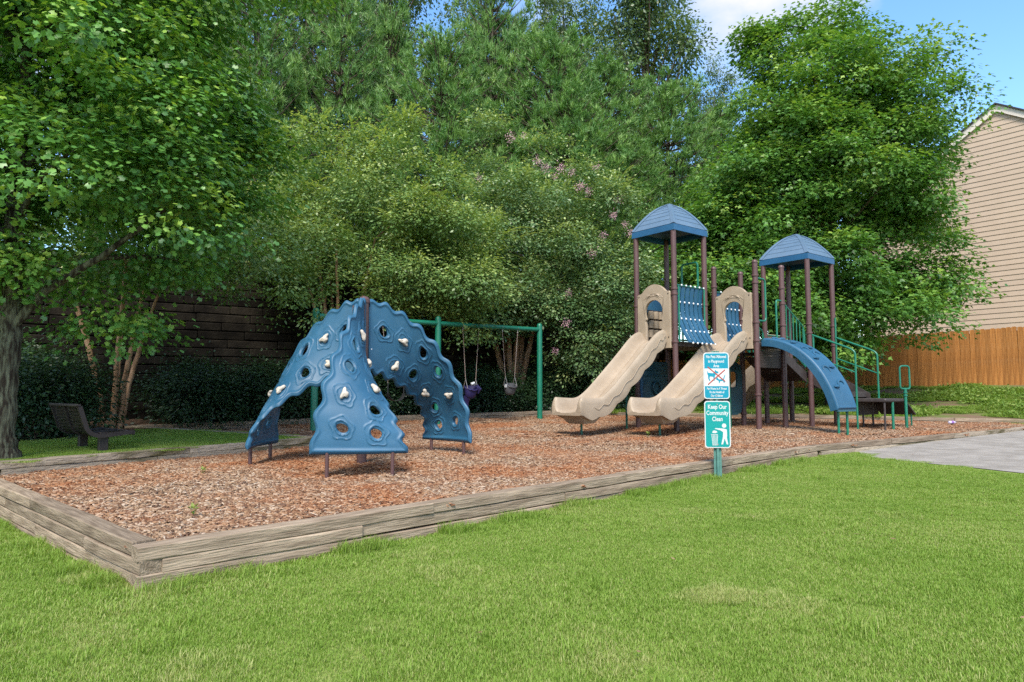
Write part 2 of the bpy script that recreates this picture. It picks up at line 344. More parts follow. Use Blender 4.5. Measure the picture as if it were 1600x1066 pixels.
def poly_sheet(name, poly, zf, m, res=0.5):
    """polygon filled as a triangulated sheet that follows zf"""
    bm = bmesh.new(); vs = [bm.verts.new((x, y, 0)) for x, y in poly]; bm.faces.new(vs)
    bmesh.ops.triangulate(bm, faces=bm.faces)
    for _ in range(6):
        es = [e for e in bm.edges if e.calc_length() > res]
        if not es: break
        bmesh.ops.subdivide_edges(bm, edges=es, cuts=1); bmesh.ops.triangulate(bm, faces=bm.faces)
    for v in bm.verts: v.co.z = zf(v.co.x, v.co.y)
    bmesh.ops.recalc_face_normals(bm, faces=bm.faces)
    for f in bm.faces:
        f.smooth = True
        if f.normal.z < 0: f.normal_flip()
    me = bpy.data.meshes.new(name); bm.to_mesh(me); bm.free(); o = link(name, me, m); return tag(o, kind='structure')
HOLLOWS = [(.75, 12.3, .55), (2.45, 12.5, .55), (-.75, 16.5, .5), (.0, 17.2, .5), (-2.7, 14.9, .5), (6.4, 12.9, .5), (-1.6, 7.3, .6), (4.4, 16.2, .6)]
def mulch_z(x, y): return mz(y) + 0.022*math.sin(1.7*x+.6*y)*math.sin(1.1*y-.7*x) - 0.008 - sum(.055*math.exp(-((x-a)**2+(y-b)**2)/r**2) for a, b, r in HOLLOWS)
poly_sheet('mulch_bed', MULCH, mulch_z, 'mulch_base', 0.35)
BENCH_LAWN = [(-5.70, 7.50), (-3.12, 10.82), (-6.7, 12.9), (-6.5, 11.4), (-7.0, 10.1), (-9.5, 8.8), (-12, 6), (-9, 4.5)]
def bl_z(x, y): return mz(y)+0.125
poly_sheet('bench_lawn', BENCH_LAWN, bl_z, 'lawn_soil', 0.8)
BED = [(-6.7, 12.9), (-7.6, 13.42), (-4.5, 16.3), (1.8, 20.3), (4.6, 19.3), (6.5, 25.5), (4, 27), (-14, 14), (-16, 8), (-12, 6), (-9.5, 8.8), (-7.0, 10.1), (-6.5, 11.4)]
poly_sheet('planting_bed', BED, lambda x, y: mz(y)+0.10+0.03*math.sin(3*x)*math.sin(2.3*y), 'soil', 1.0)
# the bank that rises from the chips to the fence
low = [(1.8, 20.25), (4.7, 19.28), (8.75, 18.08), (13.1, 15.85), (22, 9.5)]
FEN = [(3.0, 36.2), (6.9, 32.0), (11.6, 26.85), (16.3, 21.7), (22.5, 14.9)]
FZ = [1.05, 1.08, 1.16, 1.25, 1.35]
V = []; ns, nt2 = 40, 14
def lerp_line(ps, t):
    k = t*(len(ps)-1); i = min(int(k), len(ps)-2); f = k-i; return tuple(a+(b-a)*f for a, b in zip(ps[i], ps[i+1]))
for i in range(ns+1):
    t = i/ns; a = lerp_line(low, t); b = lerp_line([(*p, z) for p, z in zip(FEN, FZ)], t)
    for j in range(nt2+1):
        k = j/nt2*1.6; kk = min(k, 1); s = kk**1.4*(1.2-.2*kk); za = mz(a[1])+0.06
        x = a[0]+(b[0]-a[0])*k; y = a[1]+(b[1]-a[1])*k
        V.append((x, y, za+(b[2]-za)*s + (0.04*math.sin(2.1*x)*math.sin(1.7*y) if 0 < j else 0)))
F = [(i*(nt2+1)+j, (i+1)*(nt2+1)+j, (i+1)*(nt2+1)+j+1, i*(nt2+1)+j+1) for i in range(ns) for j in range(nt2)]
BANK_V, BANK_F = V, F
tag(link('grass_bank', np_mesh('grass_bank', V, F, smooth=True), 'bank'), kind='structure')
# upper terrace behind the wall
WALL_A, WALL_B = Vector((-15.5, 11.2, 0)), Vector((5.6, 26.0, 0))
wd = (WALL_B-WALL_A).normalized(); wn = Vector((-wd.y, wd.x, 0))
TZ = 3.9
V = []
for i in range(13):
    for j in range(9):
        p = WALL_A - wd*30 + (WALL_B-WALL_A+wd*60)*(i/12) + wn*(0.3 + [0, 2, 5, 9, 15, 30, 60, 120, 250][j])
        hz = TZ + 0.05*[0, 2, 5, 9, 15, 30, 40, 40, 40][j] + .15*math.sin(i*1.7+j)
        if i > 7: hz -= min(1, (i-7)/2)*2.2
        V.append((p.x, p.y, hz))
F = [(i*9+j, (i+1)*9+j, (i+1)*9+j+1, i*9+j+1) for i in range(12) for j in range(8)]
tag(link('upper_terrace', np_mesh('upper_terrace', V, F, smooth=True), 'soil'), kind='structure')
# path of light concrete at the right
def edge_pt(t, off=.085):                                     # a point just outside the right-hand timber edging, t metres from its bend
    A, B, C = Vector((4.5, 10.3)), Vector((10.8, 14.4)), Vector((13.0, 15.75)); l1 = (B-A).length
    p, d_ = (A+(B-A).normalized()*t, (B-A).normalized()) if t < l1 else (B+(C-B).normalized()*(t-l1), (C-B).normalized())
    return p+Vector((d_.y, -d_.x))*off
pv = [edge_pt(t) for t in (1.05, 2.2, 3.6, 5.2, 6.8, 8.4, 10.0)] + [GL(2400, 700), GL(1900, 775), GL(1700, 752), GL(1600, 739), GL(1530, 731), GL(1450, 723), GL(1390, 716.5), GL(1352, 712.5)]
PATH = [(p.x, p.y) for p in pv]
poly_sheet('concrete_path', PATH, lambda x, y: lz(x, y)+bumps(x, y)-0.002, 'concrete', 0.6)

# ------------------------------------------------------------------ stone retaining wall, course by course
wall = tag(empty('retaining_wall', WALL_A, math.atan2(wd.y, wd.x)), 'tall dark stone block retaining wall behind the shrubs and flowering trees', 'wall')
wl = (WALL_B-WALL_A).length; rs = random.Random(3)
for k in range(20):
    b = MB(); x = -(0.23 if k % 2 else 0.0); z0 = -0.32+k*0.215
    while x < wl:
        l = rs.uniform(.8, 1.3); jx = rs.uniform(-.02, .02)
        b.box((x+l/2, 0.15+0.012*k+jx, z0+0.1+0.012*x*0+mz(WALL_A.y+wd.y*x)*1.0), (l-.012, .34, .2+rs.uniform(-.008, .004)), None, 0.018); x += l
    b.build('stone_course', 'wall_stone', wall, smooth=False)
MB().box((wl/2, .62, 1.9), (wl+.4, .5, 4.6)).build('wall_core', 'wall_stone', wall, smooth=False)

# ------------------------------------------------------------------ timber edging
def timber_mesh(L_, h, d, seed):
    r = random.Random(seed); n = max(3, int(L_/0.35)); c = 0.007; rings = []
    for i in range(n+1):
        x = L_*i/n; ring = []; jy, jz = r.uniform(-.004, .004), r.uniform(-.003, .003)
        e = 0.006 if i in (0, n) else 0
        for (a, bz) in [(-d/2+c, 0), (d/2-c, 0), (d/2, c), (d/2, h-c), (d/2-c, h), (-d/2+c, h), (-d/2, h-c), (-d/2, c)]:
            ring.append((x, a*(1-e)+jy+r.uniform(-.0025, .0025), bz+jz+r.uniform(-.0025, .0025)))
        rings.append(ring)
    b = MB(); b.quad_strip(rings, True, True, True); return b.mesh('timber', True, 30)
def edging(name, pts, top, courses, label, m='timber', h=0.088, d=0.14, lens=2.35, seed=1, par=0):
    """pts: polyline of (x, y); top(x, y): height of the top of the upper course"""
    root = tag(empty(name, (pts[0][0], pts[0][1], top(*pts[0])-h*courses)), label, 'timber edging', 'timber edging round the wood chips')
    r = random.Random(seed)
    for k in range(courses):
        for s in range(len(pts)-1):
            a = Vector((*pts[s], 0)); b = Vector((*pts[s+1], 0)); tot = (b-a).length; dr = (b-a).normalized()
            lap = d/2 if (k+s+par) % 2 else -d/2
            x = lap if s == 0 else 0.0; end = tot - (0 if s == len(pts)-2 else 0)
            first = True
            while x < end-0.05:
                l = min(lens*(r.uniform(.35, .8) if first and k % 2 else r.uniform(.85, 1.1)), end-x)
                if end-(x+l) < 0.5: l = end-x
                p0 = a+dr*x; p1 = a+dr*(x+l-0.006); z0 = top(p0.x, p0.y)-h*(k+1)+r.uniform(-.005, .004); z1 = top(p1.x, p1.y)-h*(k+1)+r.uniform(-.005, .004)
                off = Vector((-dr.y, dr.x, 0))*r.uniform(-.009, .009)
                p0 = Vector((p0.x, p0.y, z0))+off; p1 = Vector((p1.x, p1.y, z1))+off
                me = timber_mesh((p1-p0).length, h-0.004, d*r.uniform(.96, 1.0), r.random()); o = link('timber', me, m if r.random() < .8 else ('timber' if m != 'timber' else 'timber'), root)
                q = (p1-p0).to_track_quat('X', 'Z'); o.rotation_euler = q.to_euler(); o.location = p0-root.location
                x += l; first = False
    return root
c0, c1, c2, c3 = (-2.2, 4.2), (4.5, 10.3), (10.8, 14.4), (13.0, 15.75)
topf = lambda x, y: mz(y)+0.05
edging('timber_edging', [c0, c1], topf, 4, 'weathered grey timber edging along the near lawn, running from front corner past the signpost', seed=4)
edging('timber_edging', [(c1[0]+.02, c1[1]+.02), c2, c3], topf, 3, 'timber edging between wood chips and concrete path at the right', 'timber_mossy', seed=8)
edging('timber_edging', [c0, (-5.72, 7.38)], topf, 4, 'weathered timber edging leading left from the near front corner', seed=12, par=1)
edging('timber_edging', [(-5.62, 7.46), (-3.05, 10.8)], lambda x, y: mz(y)+0.145, 3, 'mossy timber edging retaining the small lawn with the bench', 'timber_mossy', seed=16)
edging('timber_edging', [(-3.12, 10.86), (-7.5, 13.4)], lambda x, y: mz(y)+0.14, 3, 'dark timber edging between bench lawn and the swing bay', 'timber_mossy', seed=20)
edging('timber_edging', [(-7.5, 13.4), (-4.5, 16.2), (1.8, 20.2)], lambda x, y: mz(y)+0.14, 3, 'far timber edging behind the swings in front of dark shrubs', seed=24)
edging('timber_edging', [(1.85, 20.2), (4.7, 19.2), (8.7, 18.0), (13.0, 15.8)], lambda x, y: mz(y)+0.10, 3, 'far timber edging at the foot of the grass bank', seed=28)

# ------------------------------------------------------------------ wooden fence, picket by picket
fence = tag(empty('wooden_fence', (FEN[3][0], FEN[3][1], 1.25)), 'orange brown dog-eared picket privacy fence on top of the bank', 'fence')
def picket(seed):
    r = random.Random(seed); wdt = .141; h = 1.83; e = .03
    b = MB(); b.prism([(-wdt/2, -.25), (wdt/2, -.25), (wdt/2, h-e), (wdt/2-e, h), (-wdt/2+e, h), (-wdt/2, h-e)], .018, Matrix.Rotation(math.pi/2, 4, 'X')); return b.mesh('picket', False)
pk = [picket(i) for i in range(2)]
rs = random.Random(11); fd_prev = None
fpts = [(*p, z) for p, z in zip(FEN[1:], FZ[1:])]; fpts[-1] = (17.6, 20.28, 1.27)
rail = MB()
for s in range(len(fpts)-1):
    a, b_ = Vector(fpts[s]), Vector(fpts[s+1]); d_ = Vector((b_.x-a.x, b_.y-a.y, 0)); n_ = int(d_.length/.143); ang = math.atan2(d_.y, d_.x)
    for i in range(n_):
        p = a.lerp(b_, (i+.5)/n_); o = link('picket', pk[i % 2], 'fence_wood', fence, p-fence.location+Vector((d_.y, -d_.x, 0)).normalized()*(.006*(i % 2))+Vector((0, 0, rs.uniform(-.02, .02))), (rs.uniform(-.004, .004), rs.uniform(-.006, .006), ang))
    for hz in (.35, 1.5):
        off = Vector((-d_.normalized().y, d_.normalized().x, 0))*.05 + Vector((0, 0, hz)); 
        rail.tube([a-fence.location+off, b_-fence.location+off], .035, 4)
rail.build('rail', 'fence_wood', fence)
for s_ in range(len(fpts)-1):
    a, b_ = Vector(fpts[s_]), Vector(fpts[s_+1]); d_ = Vector((b_.x-a.x, b_.y-a.y, 0)); nn_ = Vector((-d_.y, d_.x, 0)).normalized()*.03
    MB().quad_strip([[a-fence.location+nn_+Vector((0, 0, -.2)), a-fence.location+nn_+Vector((0, 0, 1.72)), a-fence.location+nn_*1.5+Vector((0, 0, 1.72)), a-fence.location+nn_*1.5+Vector((0, 0, -.2))], [b_-fence.location+nn_+Vector((0, 0, -.2)), b_-fence.location+nn_+Vector((0, 0, 1.72)), b_-fence.location+nn_*1.5+Vector((0, 0, 1.72)), b_-fence.location+nn_*1.5+Vector((0, 0, -.2))]], True, True, True).build('backing_board', 'fence_wood', fence, smooth=False)

# ------------------------------------------------------------------ house gable
HP = Vector((19.6, 26.8, 0)); hu = Vector((-0.62, 0.785, 0)).normalized()       # under the peak; along the wall, going away
house = tag(empty('house', (HP.x, HP.y, 1.2), math.atan2(hu.y, hu.x)), 'beige lap-sided house gable rising behind the fence at right', 'house')
PK, PITCHR, HW = 12.55-1.2, 0.63, 5.6
ex = .21; z = -0.2; k = 0
while z < PK-.15:
    half = HW if z+ex < PK-HW*PITCHR else (PK-(z+ex*0.5))/PITCHR
    if half > .1:
        b = MB(); b.quad_strip([[(-half, .028, z), (-half, .004, z+ex+.02), (-half, -.02, z+ex+.02), (-half, -.02, z)], [(half, .028, z), (half, .004, z+ex+.02), (half, -.02, z+ex+.02), (half, -.02, z)]], True, True, True)
        b.build('siding_board', 'siding', house, smooth=False)
    z += ex
b = MB(); b.quad_strip([[(-HW, -.05, -1), (HW, -.05, -1), (HW, -.05, PK-HW*PITCHR), (0, -.05, PK), (-HW, -.05, PK-HW*PITCHR)], [(-HW, -7, -1), (HW, -7, -1), (HW, -7, PK-HW*PITCHR), (0, -7, PK), (-HW, -7, PK-HW*PITCHR)]], True, True, True)
b.build('wall', 'siding', house, smooth=False)
for s in (1, -1):
    ov = HW+.35; zt = PK-ov*PITCHR; nrm = .30
    b = MB(); b.quad_strip([[(0, .12, PK+.02), (0, .12, PK-.26), (0, .06, PK-.26), (0, .06, PK+.02)], [(s*ov, .12, zt+.02), (s*ov, .12, zt-.26), (s*ov, .06, zt-.26), (s*ov, .06, zt+.02)]], True, True, True)
    b.build('rake_board', 'trim', house, smooth=False)
    b = MB(); b.quad_strip([[(0, .2, PK+.025), (0, .2, PK+.09), (0, -7.3, PK+.09), (0, -7.3, PK+.025)], [(s*ov, .2, zt+.025), (s*ov, .2, zt+.09), (s*ov, -7.3, zt+.09), (s*ov, -7.3, zt+.025)]], True, True, True)
    b.build('roof', 'shingle', house, smooth=False)
win = MB(); wx = -.75
for (cx_, cz_, sx_, sz_) in ((wx, 1.55, .1, 1.5), (wx-1.0, 1.55, .1, 1.5), (wx-.5, 2.25, .9, .1), (wx-.5, .85, .9, .1), (wx-.5, 1.55, .9, .05)): win.box((cx_, .05, cz_), (sx_, .09, sz_))
wo = win.build('window', 'white', house, smooth=False)
MB().box((wx-.5, .035, 1.55), (.9, .02, 1.3)).build('pane', 'glass', wo, smooth=False)

# ================================================================== PLAY EQUIPMENT
def blob(seed, s=1.0):
    """bolt-on hand hold: a lumpy three-lobed stone with two bolt dimples"""
    bm = bmesh.new(); bmesh.ops.create_icosphere(bm, subdivisions=3, radius=1)
    r = random.Random(seed); ph = r.uniform(0, 6)
    for v in bm.verts:
        a = math.atan2(v.co.y, v.co.x); k = 1+.30*math.cos(3*a+ph)+.06*math.sin(5*a+v.co.z*3)
        d = min((v.co.xy-Vector((.5, .1))).length, (v.co.xy-Vector((-.5, -.05))).length)
        v.co = Vector((v.co.x*.060*k, v.co.y*.040*k, max(v.co.z, -.3)*.038*(1.0-.55*math.exp(-(d/.22)**2)*(v.co.z > 0)))) * s
    me = bpy.data.meshes.new('hand_hold'); bm.to_mesh(me); bm.free()
    me.polygons.foreach_set('use_smooth', np.ones(len(me.polygons), dtype=bool)); return me
HOLDS = [blob(i) for i in range(3)]

def thick_sheet(name, pos, nu, nv, holes=(), height=None, thick=.03, rim=.018, rimw=.045, both=True):
    """thick moulded sheet over (u, v) in 0..1; pos is vectorised; holes: (u, v, a, b, rot) in metres are cut right through"""
    u, v = np.meshgrid(np.linspace(0, 1, nu+1), np.linspace(0, 1, nv+1), indexing='ij')
    e = 1e-3
    keep = np.zeros_like(u, dtype=bool)                    # True = inside a hole
    for (u0, v0, a, b, ro) in holes:
        p0 = pos(np.array(u0), np.array(v0)); su = np.linalg.norm(pos(np.array(u0+e), np.array(v0))-p0)/e; sv = np.linalg.norm(pos(np.array(u0), np.array(v0+e))-p0)/e
        dx, dy = (u-u0)*su, (v-v0)*sv; c, s = math.cos(ro), math.sin(ro); x, y = (dx*c+dy*s)/a, (-dx*s+dy*c)/b
        rho = np.sqrt(x*x+y*y); near = np.abs(rho-1) < .20; k = np.where(near, 1/np.maximum(rho, 1e-6), 1.0)
        x, y = x*k*a, y*k*b; u = np.where(near, u0+(x*c-y*s)/su, u); v = np.where(near, v0+(x*s+y*c)/sv, v)
        keep |= (rho*k <= 1.0005)
    Pm = pos(u, v); du = pos(u+e, v)-pos(u-e, v); dv = pos(u, v+e)-pos(u, v-e); nr = np.cross(du, dv); nr /= np.linalg.norm(nr, axis=-1, keepdims=True)
    W = np.linalg.norm(pos(np.ones_like(u), v)-pos(np.zeros_like(u), v), axis=-1); Ll = np.linalg.norm(pos(u, np.ones_like(u))-pos(u, np.zeros_like(u)), axis=-1)
    ed = np.minimum(np.minimum(u, 1-u)*W, np.minimum(v, 1-v)*Ll*1.2)
    prof = np.sqrt(np.clip(1-np.clip(1-ed/rimw, 0, 1)**2, 0, 1))         # rounds off at the border
    roll = rim*np.exp(-((ed-rimw*.75)/(rimw*.42))**2)
    h = height(u, v) if height is not None else 0
    Ft = Pm + nr*((thick/2)*prof+roll+h)[..., None]; Bk = Pm - nr*((thick/2)*prof+roll+(h if both else 0))[..., None]
    n1 = nv+1; idx = np.arange((nu+1)*n1).reshape(nu+1, n1); V = np.concatenate([Ft.reshape(-1, 3), Bk.reshape(-1, 3)]); off = (nu+1)*n1
    q = np.stack([idx[:-1, :-1], idx[1:, :-1], idx[1:, 1:], idx[:-1, 1:]], -1).reshape(-1, 4)
    kf = keep.reshape(-1)[q].all(1); q = q[~kf]
    ed_ = {}
    for a, b, c, d in q.tolist():
        for x, y in ((a, b), (b, c), (c, d), (d, a)): ed_[(x, y)] = 1
    side = [(y, x, x+off, y+off) for (x, y) in ed_ if (y, x) not in ed_]
    F = np.concatenate([q, q[:, ::-1]+off, np.array(side)])
    me = np_mesh(name, V, F, smooth=True); me.set_sharp_from_angle(angle=R(60)); return me, Pm, nr

# ------------------------------------------------------------------ the blue climber: three twisted panels round one pole
CX, CY = -1.88, 8.62; CZ = mz(CY)
climber = tag(empty('rock_climber', (CX, CY, CZ)), 'blue moulded rock climber of three arching panels with beige holds on wood chips', 'climber')
PR, PH, PB, PI_ = 1.24, 2.06, 0.20, 1.13; PEXP = 1.32
def edge_curve(s, r_end, z_top, sign, wav):
    r = .05+(r_end-.05)*np.sin(s*math.pi/2)**(PEXP+(.42 if sign > 0 else 0)); z = PB+(z_top-PB)*np.cos(s*math.pi/2)
    az = sign*0.44*np.clip(s, 0, 1)**.62
    return r, z, az
def panel_pos(u, v):
    s = v; wv = np.sin(s*2*math.pi*8.5)*.029*np.clip(s*8, 0, 1)*np.clip((1-s)*12, 0, 1)
    r, z, az = edge_curve(s, PR, PH, -1, 0); O = np.stack([r*np.cos(az), r*np.sin(az), z], -1)
    r, z, az = edge_curve(s, PR*1.0, PI_, 1, 0); I = np.stack([r*np.cos(az), r*np.sin(az), z], -1)
    d = O-I; d = d/np.maximum(np.linalg.norm(d, axis=-1, keepdims=True), 1e-6)
    O = O+d*wv[..., None]; I = I-d*wv[..., None]
    uu = u[..., None]; Pm = I*(1-uu)+O*uu
    bul = (np.sin(math.pi*np.clip(u, 0, 1))*.05*np.clip(s*2, 0, 1))[..., None]
    rad = np.stack([np.ones_like(u), np.zeros_like(u), np.zeros_like(u)], -1)
    return Pm + rad*bul
feat = [(.31, .885, 'o'), (.69, .885, 'o'), (.30, .745, 'o'), (.70, .735, 'h'), (.26, .60, 'h'), (.70, .585, 'o'), (.27, .445, 'o'), (.70, .445, 'o'), (.22, .29, 'h'), (.62, .30, 'h'), (.60, .15, 'o')]
holes = [(u, v, .064, .051, random.Random(int(v*100)+int(u*10)).uniform(-.5, .5)) for u, v, k in feat if k == 'o']
def panel_h(u, v):
    h = np.zeros_like(u); e = 1e-3
    for (u0, v0, k) in feat:
        p0 = panel_pos(np.array(u0), np.array(v0)); su = np.linalg.norm(panel_pos(np.array(u0+e), np.array(v0))-p0)/e; sv = np.linalg.norm(panel_pos(np.array(u0), np.array(v0+e))-p0)/e
        x, y = (u-u0)*su, (v-v0)*sv; rr = np.hypot(x, y); th = np.arctan2(y, x)
        fl = .132*(1+.085*np.cos(5*th+math.pi/2)); h = h+.004/(1+np.exp((rr-fl)/.004))+.0062*np.exp(-((rr-fl+.006)/.0052)**2)
        if k == 'o': h = h+.010*np.exp(-((rr-.080)/.0065)**2)-.010/(1+np.exp((rr-.070)/.004))
        else: h = h+.007*np.exp(-((rr-.084)/.005)**2)
    return h
pm_left, _, _ = thick_sheet('panel', panel_pos, 128, 280, holes, panel_h, .034, .013, .05)
pm_left.materials.append(MATS['blue']); PEXP = 1.18
pm, _, _ = thick_sheet('panel', panel_pos, 128, 280, holes, panel_h, .034, .013, .05)
pm.materials.append(MATS['blue'])
def panel_frame(u, v):
    e = 1e-3; f = lambda a, b: Vector(panel_pos(np.array(a), np.array(b)).tolist())
    du = (f(u+e, v)-f(u-e, v)).normalized(); dv = (f(u, v+e)-f(u, v-e)).normalized(); n = du.cross(dv).normalized()
    return f(u, v), du, n.cross(du), n
legm = MB().tube([(0, 0, -.25), (0, 0, .26)], .021, 12).mesh('leg')
NSIGN = 1
PAN = ((R(181), 1.09), (R(281), 1.0), (R(42), 1.16))
for pi, ((az, psc), lab) in enumerate(zip(PAN, ('left panel, its dark underside showing at the foot', 'front panel, pale blue, widest at its foot', 'right panel, dark teal blue, facing inwards'))):
    PEXP = 1.32 if pi == 0 else 1.18
    pn = link('panel', pm_left if pi == 0 else pm, None, climber, rot=(0, 0, az)); pn['label'] = lab; pn.scale = (psc, 1+(psc-1)*.4, 1)
    for i, (u, v, k) in enumerate(feat):
        if k == 'h':
            p, du, dv, n = panel_frame(u, v)
            for sgn in (1, -1):
                M = Matrix((du*1, dv*sgn, n*sgn)).transposed().to_4x4()
                o = link('hand_hold', HOLDS[i % 3], 'stone_hold', pn); o.matrix_local = Matrix.Translation(p+n*sgn*.040) @ M @ Matrix.Rotation(i*1.3+pi, 4, 'Z')
    for u in (.16, .82):
        p = Vector(panel_pos(np.array(u), np.array(.99)).tolist()); link('leg', legm, 'maroon', pn, (p.x, p.y, 0))
b = MB(); b.lathe([(.062, -.3), (.062, PH-.06), (.072, PH-.055), (.072, PH-.01), (.05, PH+.02), (.02, PH+.03)], n=20); b.build('pole', 'maroon', climber)
for az, _s in PAN:
    br = MB().box((.105, .012, 1.66), (.075, .02, .62), None, .004).build('bracket', 'maroon', climber, rot=(0, 0, az-R(3)))
    for zz in (1.42, 1.62, 1.88): MB().lathe([(.014, 0), (.013, .008), (.006, .013)], (.11, .0, zz), 8, Matrix.Rotation(R(90), 3, 'X')).build('bolt', 'white_bolt', br)

# ------------------------------------------------------------------ swing frame and swings
SA = G(490, 673); SB = G(843.5, 655.5)
sv = (SB-SA); sv.z = 0; SL = sv.length; sang = math.atan2(sv.y, sv.x)
swing = tag(empty('swing_set', SA, sang), 'green steel swing set with three posts and a top beam', 'swing set')
SH = 2.44
for i, x in enumerate((0, SL*.485, SL)):
    dz = (SB.z-SA.z)*x/SL
    MB().lathe([(.07, -.3), (.07, SH+dz), (.062, SH+.035+dz), (.04, SH+.06+dz), (.01, SH+.068+dz)], (x, 0, 0), 20).build('post', 'green', swing)
bm_ = MB().tube([(0.05, 0, SH-.10), (SL-.05, 0, SH-.10+(SB.z-SA.z))], .056, 18).build('beam', 'green', swing)
def swing_at(px_list, drop, kind, label):
    xs = []
    for px in px_list:
        best = min((abs(800+FPX*(SA.x+sv.x*t)/(SA.y+sv.y*t)-px), t) for t in np.linspace(-.1, 1.1, 800)); xs.append(best[1]*SL)
    xm = sum(xs)/2; zt = SH-.10+(SB.z-SA.z)*xm/SL
    o = tag(empty('swing', SA+sv.normalized()*xm+Vector((0, 0, zt-.06)), sang), label, 'swing', 'swings hanging from the green frame')
    hw = max(.17, (xs[1]-xs[0])/2); sw = .15 if kind != 'belt' else .20
    for s in (-1, 1):
        h = MB(); h.lathe([(.018, .0), (.02, -.03), (.012, -.06), (.02, -.09), (.008, -.12)], (s*hw, 0, .04), 10); h.tube([(s*hw-.02, 0, .10), (s*hw-.02, -.062, .06), (s*hw-.02, 0, .0)], .008, 6); h.build('hanger', 'steel', o)
        c = MB(); a = Vector((s*hw, 0, -.06)); e = Vector((s*sw, 0, -drop+.22)); n = 44
        for i in range(n):
            p, q = a.lerp(e, i/n), a.lerp(e, (i+1.25)/n); off = Vector((.007, 0, 0)) if i % 2 else Vector((0, .007, 0))
            c.tube([p, p.lerp(q, .3)+off, p.lerp(q, .7)+off, q, p.lerp(q, .7)-off, p.lerp(q, .3)-off, p], .0035, 4)
        c.build('chain', 'chain', o)
        for d in (-.09, .09): 
            if kind != 'belt': MB().tube([e, (s*sw, d, -drop)], .007, 6).build('strap', 'steel', o)
        if kind == 'belt': MB().tube([e, (s*sw, 0, -drop)], .012, 6).build('strap', 'black_rubber', o)
    if kind == 'belt':
        b = MB(); rings = []
        for i in range(13):
            t = i/12; a = math.pi*t; x = -sw*math.cos(a)*1.0; z = -drop-.16*math.sin(a)
            rings.append([(x, -.07, z), (x, .07, z), (x, .07, z-.012), (x, -.07, z-.012)])
        b.quad_strip(rings, True, True, True); b.build('seat', 'black_rubber', o)
    else:
        m = {'grey': 'grey_rubber', 'purple': 'purple'}[kind]
        rings = []; n = 20
        for (z, k, inn) in [(.03, 1.06, 0), (-.02, 1.0, 0), (-.12, .92, 0), (-.20, .75, 0), (-.235, .45, 0), (-.215, .42, 1), (-.18, .68, 1), (-.1, .84, 1), (.03, .96, 1)]:
            ring = []
            for j in range(n):
                a = 2*math.pi*j/n; f = .04*(math.sin(a) > .3)+(-.05)*(math.sin(a) < -.3)
                ring.append((.165*k*math.cos(a), .13*k*math.sin(a), -drop+z+(f if z > -.05 else 0)))
            rings.append(ring)
        b = MB(); b.quad_strip(rings+[rings[0]], True); b.build('bucket', m, o)
        MB().tube([(-.165, 0, -drop+.02), (-.1, -.13, -drop-.03), (0, -.15, -drop-.05), (.1, -.13, -drop-.03), (.165, 0, -drop+.02)], .022, 8).build('front_bar', m, o)
        if kind == 'purple':
            MB().tube([(-.05, .05, -drop-.2), (-.06, .1, -drop-.32), (-.05, .06, -drop-.42)], [.09, .075, .03], 10).build('harness_back', m, o)
            MB().tube([(.1, -.1, -drop+.06), (.17, -.12, -drop-.02), (.15, -.1, -drop-.12)], [.05, .06, .02], 10).build('side_pad', m, o)
            MB().tube([(-.03, -.06, -drop+.1), (.04, -.08, -drop+.13), (.07, -.05, -drop+.09)], .035, 8).build('buckle', 'sign_white', o)
        else:
            for s in (-1, 1): MB().box((s*.165, -.03, -drop-.01), (.035, .07, .08), None, .008).build('side_plate', 'sign_white', o)
swing_at((723, 748), 1.46, 'purple', 'purple padded toddler swing hanging beside the blue climber')
swing_at((785, 809), 1.40, 'grey', 'grey bucket swing in the open bay near the right post')
swing_at((597, 640), 1.55, 'belt', 'black belt swing glimpsed between the climber panels')

# ------------------------------------------------------------------ the tower play structure
PZ = mz(14.4)
PS = tag(empty('play_structure', (3.37, 14.4, PZ), R(38)), 'maroon and beige play structure with two blue roofs, twin slides and green rails', 'play structure')
def gz(x, y):                                                # local height of the chips below a local point
    wy = 14.4 + x*math.sin(R(38)) + y*math.cos(R(38)); return mz(wy)-PZ
LA, LB, LC, LD = (-.5, .5), (-.5, -.5), (.5, .5), (.5, -.5)
MG, ME_, MF, MI = (1.0, -1.38), (1.0, -.38), (2.0, -.38), (2.0, -1.38)
RH, RK, RL, RJ = (2.95, -.37), (2.95, -1.45), (4.03, -1.45), (4.03, -.37)
DL, DR_ = 1.80, 1.20
RTL, RTR = 4.06, 3.74
collar_me = MB().lathe([(.057, -.022), (.070, -.020), (.072, 0), (.070, .020), (.057, .022)], n=18).mesh('collar')
def post(xy, top, capped, collars):
    b = MB(); pr = [(.056, gz(*xy)-.3), (.056, top)]
    if capped: pr += [(.063, top+.002), (.063, top+.03), (.05, top+.055), (.02, top+.068)]
    o = b.lathe(pr, (xy[0], xy[1], 0), 20).build('post', 'maroon', PS)
    for z in collars:
        c = link('collar', collar_me, 'maroon', o, (xy[0], xy[1], z))
for xy in (LA, LB, LC, LD): post(xy, RTL+.1, False, (2.86, 2.75, 1.78, .72) if xy == LB else (2.6, 1.78, .72))
for xy in (MG, ME_, MF, MI): post(xy, 3.43, True, {MG: (3.17, 3.02, 2.2, 1.82, .72), ME_: (3.05, 1.82), MF: (2.4, 1.82, .72, .3), MI: (3.0, 2.66, 2.2, .95)}[xy])
for xy in (RH, RK, RL, RJ): post(xy, RTR+.1, False, {RK: (2.28, 2.08, 1.3), RL: (2.3, 1.85, 1.3), RH: (1.9, .9), RJ: (1.9, .9)}[xy])

